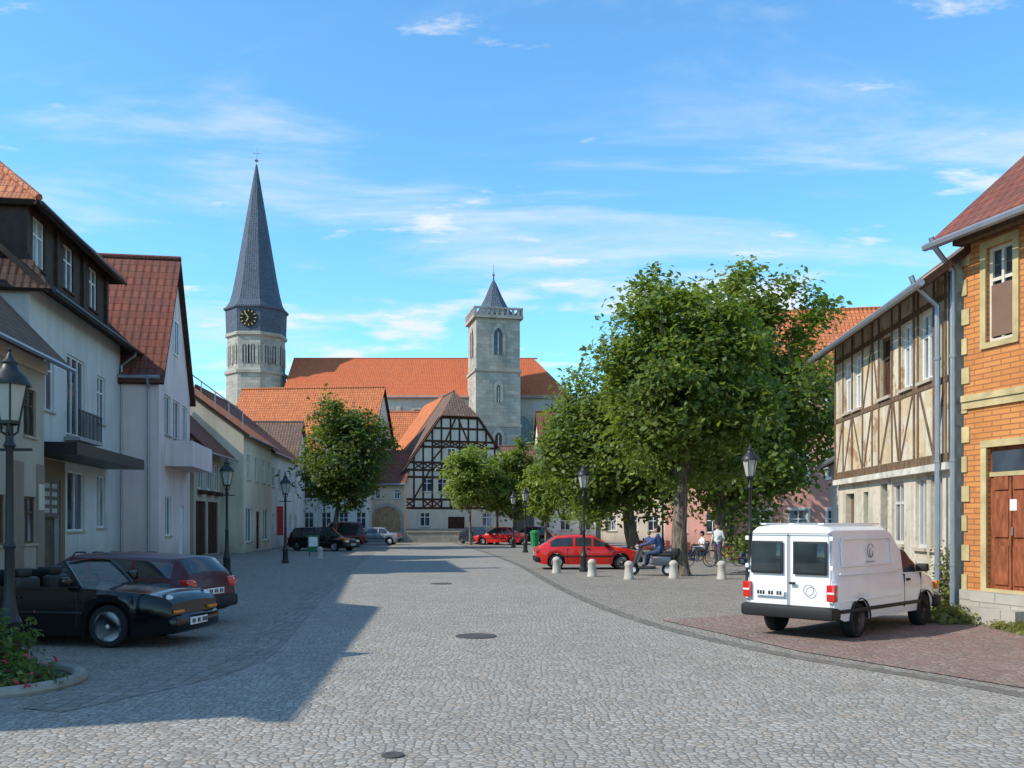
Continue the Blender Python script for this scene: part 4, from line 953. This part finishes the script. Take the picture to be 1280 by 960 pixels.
o=Obj('menu_board',(-10.8,50,0)); fr=Fr((-11.1,50),(1,0),(0,-1))
o['board'].box(fr,0,.6,-.03,.03,.2,1.1,plain('green_board',(.03,.16,.07),.6)); o['poster'].box(fr,.06,.54,.032,.04,.5,1.02,WHITE)
for a in (0.02,.54): o['legs'].box(fr,a,a+.04,-.25,-.2,0,1.1,BROWN)
o.finish()
o=Obj('red_shop_banner',(-14.4,57,0)); fr=Fr((-14.6,57),(1,0),(0,-1)); RB_=plain('red_fabric',(.40,.03,.03),.8)
o['pole'].tube([fr.p(0,0,0),fr.p(0,0,2.9)],.03,6,METAL); o['cloth'].box(fr,.04,.42,-.01,.01,1.0,2.8,RB_); o['base'].box(fr,-.25,.25,-.25,.25,0,.08,STONE); o.finish()
for x,y in ((8.6,44),(10.3,45.5),(7.2,47),(11.6,43.)):
    o=Obj('cafe_table',(x,y,0)); o['top'].lathe((x,y,.7),[(.38,0),(.38,.03)],16,METAL); o['leg'].tube([(x,y,0),(x,y,.7)],.03,6,IRON); o['foot'].lathe((x,y,0),[(.22,0),(.2,.03),(.04,.05)],12,IRON); o.finish()
    for a in (.3,2.3,4.2):
        cx_,cy_=x+.62*math.cos(a),y+.62*math.sin(a); o=Obj('cafe_chair',(cx_,cy_,0)); n=(math.cos(a),math.sin(a)); fr=Fr((cx_,cy_),(-n[1],n[0]),n)
        CHM=plain('dark_red_chair',(.16,.03,.02),.6)
        o['seat'].box(fr,-.2,.2,-.2,.2,.42,.46,CHM); o['back'].box(fr,-.2,.2,.2,.23,.5,.88,CHM)
        for p,q in ((-.18,-.18),(.16,-.18),(-.18,.2),(.16,.2)): o['legs'].box(fr,p,p+.025,q,q+.025,0,.42,IRON)
        o.finish()
# ================================================================== TREES
def leafmat(name,dark,light):
    m=NB(name,.5,.3)
    ri=m.n('ShaderNodeNewGeometry').outputs['Random Per Island']
    c=m.mix(ri,dark,light); c=m.mix(m.ramp(m.noise(.9,3),.35,.68),c,k(dark,.85)); 
    c=m.mix(m.ramp(ri,.93,.98),c,k(light,1.5))
    m.col(c)
    tr=m.n('ShaderNodeBsdfTranslucent',{'Color':(light[0]*1.9,light[1]*1.9,light[2]*.8,1)})
    mx=m.n('ShaderNodeMixShader',{0:.35,1:m.b.outputs[0],2:tr.outputs[0]})
    m.nt.links.new(mx.outputs[0],m.nt.nodes['Material Output'].inputs[0]); return m.mat
LEAFC=leafmat('chestnut_leaves',(.065,.105,.022),(.175,.225,.045)); LEAFL=leafmat('lime_leaves',(.12,.165,.032),(.24,.30,.065)); LEAFD=leafmat('dark_leaves',(.055,.085,.022),(.125,.17,.035))
BARK=NB('bark',.95,.1); BARK.col(BARK.mix(BARK.ramp(BARK.noise(3,6,BARK.scalev(BARK.pos(),(3,3,.6))),.35,.65),(.08,.06,.045),(.27,.22,.17))); BARK.bump(BARK.noise(6,5,BARK.scalev(BARK.pos(),(3,3,.6))),1.,.06); BARK=BARK.mat
def leaves(name,P,Nn,size,mat,parent,off):
    n=len(P); rnd=np.random.rand
    Nn=Nn/np.linalg.norm(Nn,axis=1,keepdims=True)
    t=np.cross(Nn,np.random.randn(n,3)); t/=np.linalg.norm(t,axis=1,keepdims=True)
    b=np.cross(Nn,t); s=(size*(.6+.8*rnd(n)))[:,None]
    v0=P-t*s*.5; v1=P+b*s*.32+Nn*s*.06; v2=P+t*s*.55-Nn*s*.15; v3=P-b*s*.32+Nn*s*.06
    V=np.stack([v0,v1,v2,v3],1).reshape(-1,3)-np.array(off)
    F=np.arange(4*n).reshape(n,4)
    me=bpy.data.meshes.new(name); me.vertices.add(4*n); me.vertices.foreach_set('co',V.ravel())
    me.loops.add(4*n); me.loops.foreach_set('vertex_index',F.ravel().astype(np.int32)); me.polygons.add(n)
    me.polygons.foreach_set('loop_start',(np.arange(n)*4).astype(np.int32)); me.polygons.foreach_set('loop_total',np.full(n,4,dtype=np.int32))
    me.materials.append(mat); me.update(calc_edges=True); me.validate()
    ob=bpy.data.objects.new(name,me); COL.objects.link(ob); ob.parent=parent
def tree(name,loc,cc,rad,tr,th,ncl,lpc,ls,mat,seed=0,bark=BARK,cr=.75):
    rs=np.random.RandomState(seed); random.seed(seed)
    loc=Vector((*loc,0)); o=Obj(name,loc,smooth=60); cc=np.array(cc,float); rad=np.array(rad,float)
    ph=rs.rand(6)*6.28
    C=[]
    while len(C)<ncl:
        d=rs.randn(3); d/=np.linalg.norm(d)
        az=math.atan2(d[1],d[0]); el=math.asin(d[2])
        lump=1+.13*math.sin(3*az+ph[0]+2*el)+.10*math.sin(5*az+ph[1]-3*el)+.09*math.sin(7*el+ph[2]+2*az)
        rr=rs.rand()**.42
        if d[2]<-.4: rr*=.9
        p=cc+d*rad*rr*lump*.92
        if p[2]<cc[2]-rad[2]*.86: continue
        C.append((p,d,rr))
    top=Vector((cc[0]*.4+loc.x*.6,cc[1]*.4+loc.y*.6,th))
    b=o['trunk']
    wob=lambda a:Vector((random.uniform(-a,a),random.uniform(-a,a),0))
    pts=[loc+Vector((0,0,-.05)),loc+Vector((0,0,.15)),loc+Vector((0,0,.5)),loc.lerp(top,.5)+wob(.06),top]
    pts=[Vector(p) for p in pts]; 
    b.tube(pts,[tr*1.7,tr*1.3,tr*1.05,tr*.95,tr*.8],12,bark)
    lead=[top,Vector((cc[0],cc[1],cc[2]-rad[2]*.1))+wob(.3),Vector((cc[0],cc[1],cc[2]+rad[2]*.6))+wob(.4)]
    b.tube(lead,[tr*.75,tr*.4,tr*.08],8,bark)
    for i in range(9):
        a=2*math.pi*i/9+random.uniform(-.3,.3); z=random.uniform(-.35,.45)
        e=Vector((cc[0]+rad[0]*.75*math.cos(a),cc[1]+rad[1]*.75*math.sin(a),cc[2]+rad[2]*z)); s0=top.lerp(lead[1],random.uniform(0,.8))
        md=s0.lerp(e,.5)+Vector((0,0,.35)); o['limbs'].tube([s0,md,e],[tr*.38,tr*.22,tr*.04],6,bark)
        for j in range(3):
            q=e+Vector((random.uniform(-1,1),random.uniform(-1,1),random.uniform(-.4,1)))*rad[0]*.3; o['limbs'].tube([md.lerp(e,.3+.2*j),q],[tr*.12,tr*.03],5,bark)
    e=o.finish()
    PP=[];NN=[]
    for p,d,rr in C:
        n=int(lpc*(.6+.8*rs.rand())); R=cr*(.6+.7*rs.rand())
        q=rs.randn(n,3)*np.array([R*.55,R*.55,R*.33]); 
        q[:,2]-=(q[:,0]**2+q[:,1]**2)*.25/R
        PP.append(p+q); NN.append(rs.randn(n,3)*.55+d*.5+np.array([0,0,.75]))
    np.random.seed(seed)
    leaves('foliage',np.concatenate(PP),np.concatenate(NN),ls,mat,e,tuple(loc))
tree('chestnut_tree',(5.75,31.5),(5.9,31.6,6.5),(3.0,3.0,3.9),.27,3.0,330,115,.21,LEAFC,1,cr=.7)
tree('chestnut_tree',(9.7,43),(10.5,43,7.7),(4.9,4.6,6.2),.5,3.2,480,110,.27,LEAFC,2,cr=.95)
tree('chestnut_tree',(6.9,52),(6.0,52,6.2),(4.3,4.2,4.9),.38,2.6,360,100,.28,LEAFC,3,cr=.95)
tree('chestnut_tree',(14.5,56),(14.5,56,6.4),(4.3,4.2,4.3),.38,2.8,240,80,.3,LEAFC,33,cr=.95)
tree('linden_tree',(-12.3,63),(-11.5,63,6.3),(3.1,3.1,4.1),.2,2.4,240,85,.27,LEAFD,4,cr=.8)
tree('young_tree',(-3.3,73),(-3.4,73,5.3),(2.1,2,3.3),.12,1.9,140,80,.26,LEAFL,5,cr=.65)
tree('young_tree',(-1.2,75),(-1.2,75,4.6),(1.6,1.6,2.8),.12,1.9,100,80,.26,LEAFL,6,cr=.6)
tree('young_tree',(.3,76),(.3,76,5.3),(1.6,1.6,3.6),.12,2.0,110,80,.28,LEAFC,7,cr=.6)
tree('young_tree',(2.6,70),(2.6,70,4.3),(1.6,1.6,2.7),.12,2.0,90,80,.26,LEAFL,8,cr=.6)
tree('young_tree',(4.8,64),(4.8,64,4.8),(2.2,2.2,3.1),.14,2.0,110,80,.28,LEAFC,9,cr=.7)
def bush(name,loc,rad,n,ls,mat,extra=None,seed=1):
    rs=np.random.RandomState(seed); e=bpy.data.objects.new(name,None); e.location=(*loc,0); COL.objects.link(e)
    d=rs.randn(n,3); d/=np.linalg.norm(d,axis=1,keepdims=True); d[:,2]=abs(d[:,2])
    P=np.array([loc[0],loc[1],0.02])+d*np.array(rad)*(rs.rand(n,1)**.4)*(1+.25*np.sin(d[:,:1]*9+d[:,1:2]*7))
    leaves('foliage',P,d+rs.randn(n,3)*.7+np.array([0,0,.5]),ls,mat,e,(*loc,0))
    if extra:
        m_,cnt=extra; idx=rs.choice(n,cnt); leaves('blossoms',P[idx]+d[idx]*.06+np.array([0,0,.03]),d[idx]+rs.randn(cnt,3)*.3,.07,m_,e,(*loc,0))
REDF=plain('red_petals',(.45,.03,.05),.6)
WEED=leafmat('weed_leaves',(.10,.12,.03),(.24,.25,.08))
bush('flowering_shrub',(-5.55,10.2),(.55,.5,.3),1100,.07,LEAFD,(REDF,80),1)
bush('flowering_shrub',(-6.15,10.8),(.6,.55,.75),2000,.08,LEAFD,(REDF,25),2)
bush('weeds',(8.05,16.9),(.5,.6,.28),900,.09,WEED,None,3)
bush('weeds',(8.5,15.4),(.3,.9,.14),600,.07,WEED,None,4)
bush('climbing_plant',(8.38,18.0),(.22,.35,1.3),700,.09,WEED,None,5)
bush('garden_shrub',(11.2,42),(1.6,1.2,2.2),2500,.16,LEAFL,None,6)
mb=MB(); pts=[(-6.0+1.0*math.cos(a),10.45+1.0*math.sin(a)) for a in np.linspace(-2.3,1.4,20)]
mb.tube([(x,y,.03) for x,y in pts],.08,8,KB); mb.build('flower_bed_edging',off=(-6,10.6,0))
mb=MB(); mb.lathe((-6.0,10.45,0),[(.95,0),(.9,.05),(0,.08)],20,plain('soil',(.05,.035,.025),.95)); mb.build('flower_bed',off=(-6.,10.45,0))
# ================================================================== LIGHT, SKY, CAMERA
el=math.radians(41); az=Vector((-.95,-.31)).normalized()
sd=Vector((az.x*math.cos(el),az.y*math.cos(el),math.sin(el)))
L=bpy.data.lights.new('sun','SUN'); L.energy=5.0; L.angle=math.radians(.5); L.color=(1,.94,.83)
so=bpy.data.objects.new('sun',L); so.rotation_euler=sd.to_track_quat('Z','Y').to_euler(); so.location=(-30,-10,40); COL.objects.link(so)
w=bpy.data.worlds.new('World'); scene.world=w; w.use_nodes=True; nt=w.node_tree; nt.nodes.clear()
N=nt.nodes.new; Lk=nt.links.new
sky=N('ShaderNodeTexSky'); sky.sky_type='NISHITA'; sky.sun_disc=False; sky.sun_elevation=el; sky.sun_rotation=math.atan2(az.x,az.y)%(2*math.pi); sky.air_density=1.; sky.dust_density=.2; sky.ozone_density=1.5
tint=N('ShaderNodeMix'); tint.data_type='RGBA'; tint.blend_type='MULTIPLY'; tint.inputs[0].default_value=1; tint.inputs[7].default_value=(1.0,1.72,2.0,1); Lk(sky.outputs[0],tint.inputs[6])
tc=N('ShaderNodeTexCoord'); sep=N('ShaderNodeSeparateXYZ'); Lk(tc.outputs['Generated'],sep.inputs[0])
def M_(op,a,b=None):
    n=N('ShaderNodeMath'); n.operation=op
    for i,v in enumerate((a,b)):
        if v is None: continue
        if isinstance(v,(int,float)): n.inputs[i].default_value=v
        else: Lk(v,n.inputs[i])
    return n.outputs[0]
def MR(v,a,b,c,d):
    mr=N('ShaderNodeMapRange'); mr.interpolation_type='SMOOTHSTEP'; mr.inputs[1].default_value=a; mr.inputs[2].default_value=b; mr.inputs[3].default_value=c; mr.inputs[4].default_value=d; Lk(v,mr.inputs[0]); return mr.outputs[0]
zz=M_('ADD',M_('MAXIMUM',sep.outputs[2],0.),.16)
cmb=N('ShaderNodeCombineXYZ'); Lk(M_('DIVIDE',sep.outputs[0],zz),cmb.inputs[0]); Lk(M_('DIVIDE',sep.outputs[1],zz),cmb.inputs[1])
mp=N('ShaderNodeMapping'); mp.inputs['Rotation'].default_value=(0,0,-.2); mp.inputs['Scale'].default_value=(.9,2.4,1); mp.inputs['Location'].default_value=(1.3,4.7,0); Lk(cmb.outputs[0],mp.inputs[0])
n1=N('ShaderNodeTexNoise'); n1.inputs['Scale'].default_value=1.3; n1.inputs['Detail'].default_value=10; n1.inputs['Roughness'].default_value=.6; n1.inputs['Distortion'].default_value=.5; Lk(mp.outputs[0],n1.inputs['Vector'])
wisps=MR(n1.outputs[0],.46,.78,0.,.75)
mp3=N('ShaderNodeMapping'); mp3.inputs['Scale'].default_value=(1.6,3.2,1); mp3.inputs['Location'].default_value=(7.3,2.2,0); Lk(cmb.outputs[0],mp3.inputs[0])
n3=N('ShaderNodeTexNoise'); n3.inputs['Scale'].default_value=1.3; n3.inputs['Detail'].default_value=9; n3.inputs['Roughness'].default_value=.62; Lk(mp3.outputs[0],n3.inputs['Vector'])
small=MR(n3.outputs[0],.59,.69,0.,.75)
cm2=N('ShaderNodeCombineXYZ'); Lk(M_('DIVIDE',sep.outputs[0],M_('ADD',M_('ABSOLUTE',sep.outputs[1]),.3)),cm2.inputs[0]); Lk(sep.outputs[2],cm2.inputs[1])
mp2=N('ShaderNodeMapping'); mp2.inputs['Scale'].default_value=(6,18,1); mp2.inputs['Location'].default_value=(2.2,.4,0); Lk(cm2.outputs[0],mp2.inputs[0])
n2=N('ShaderNodeTexNoise'); n2.inputs['Scale'].default_value=1.; n2.inputs['Detail'].default_value=7; n2.inputs['Roughness'].default_value=.5; Lk(mp2.outputs[0],n2.inputs['Vector'])
band=M_('MULTIPLY',MR(sep.outputs[2],.10,.16,0.,1.),MR(sep.outputs[2],.22,.28,1.,0.))
cum=M_('MULTIPLY',MR(n2.outputs[0],.53,.62,0.,.9),band)
fac=M_('MINIMUM',M_('ADD',M_('ADD',wisps,cum),small),.9)
cm=N('ShaderNodeMix'); cm.data_type='RGBA'; Lk(fac,cm.inputs[0]); Lk(tint.outputs[2],cm.inputs[6]); cm.inputs[7].default_value=(6.3,6.6,6.8,1)
bg=N('ShaderNodeBackground'); bg.inputs[1].default_value=.145; Lk(cm.outputs[2],bg.inputs[0]); out=N('ShaderNodeOutputWorld'); Lk(bg.outputs[0],out.inputs[0])
cam=bpy.data.cameras.new('camera'); co=bpy.data.objects.new('camera',cam); COL.objects.link(co)
co.location=(0,0,1.85); co.rotation_euler=(math.radians(90),0,0); cam.sensor_width=36; cam.lens=32.34; cam.shift_y=.1344; cam.clip_end=3000; cam.clip_start=.1
scene.camera=co
scene.view_settings.view_transform='Standard'; scene.view_settings.look='None'; scene.view_settings.exposure=0
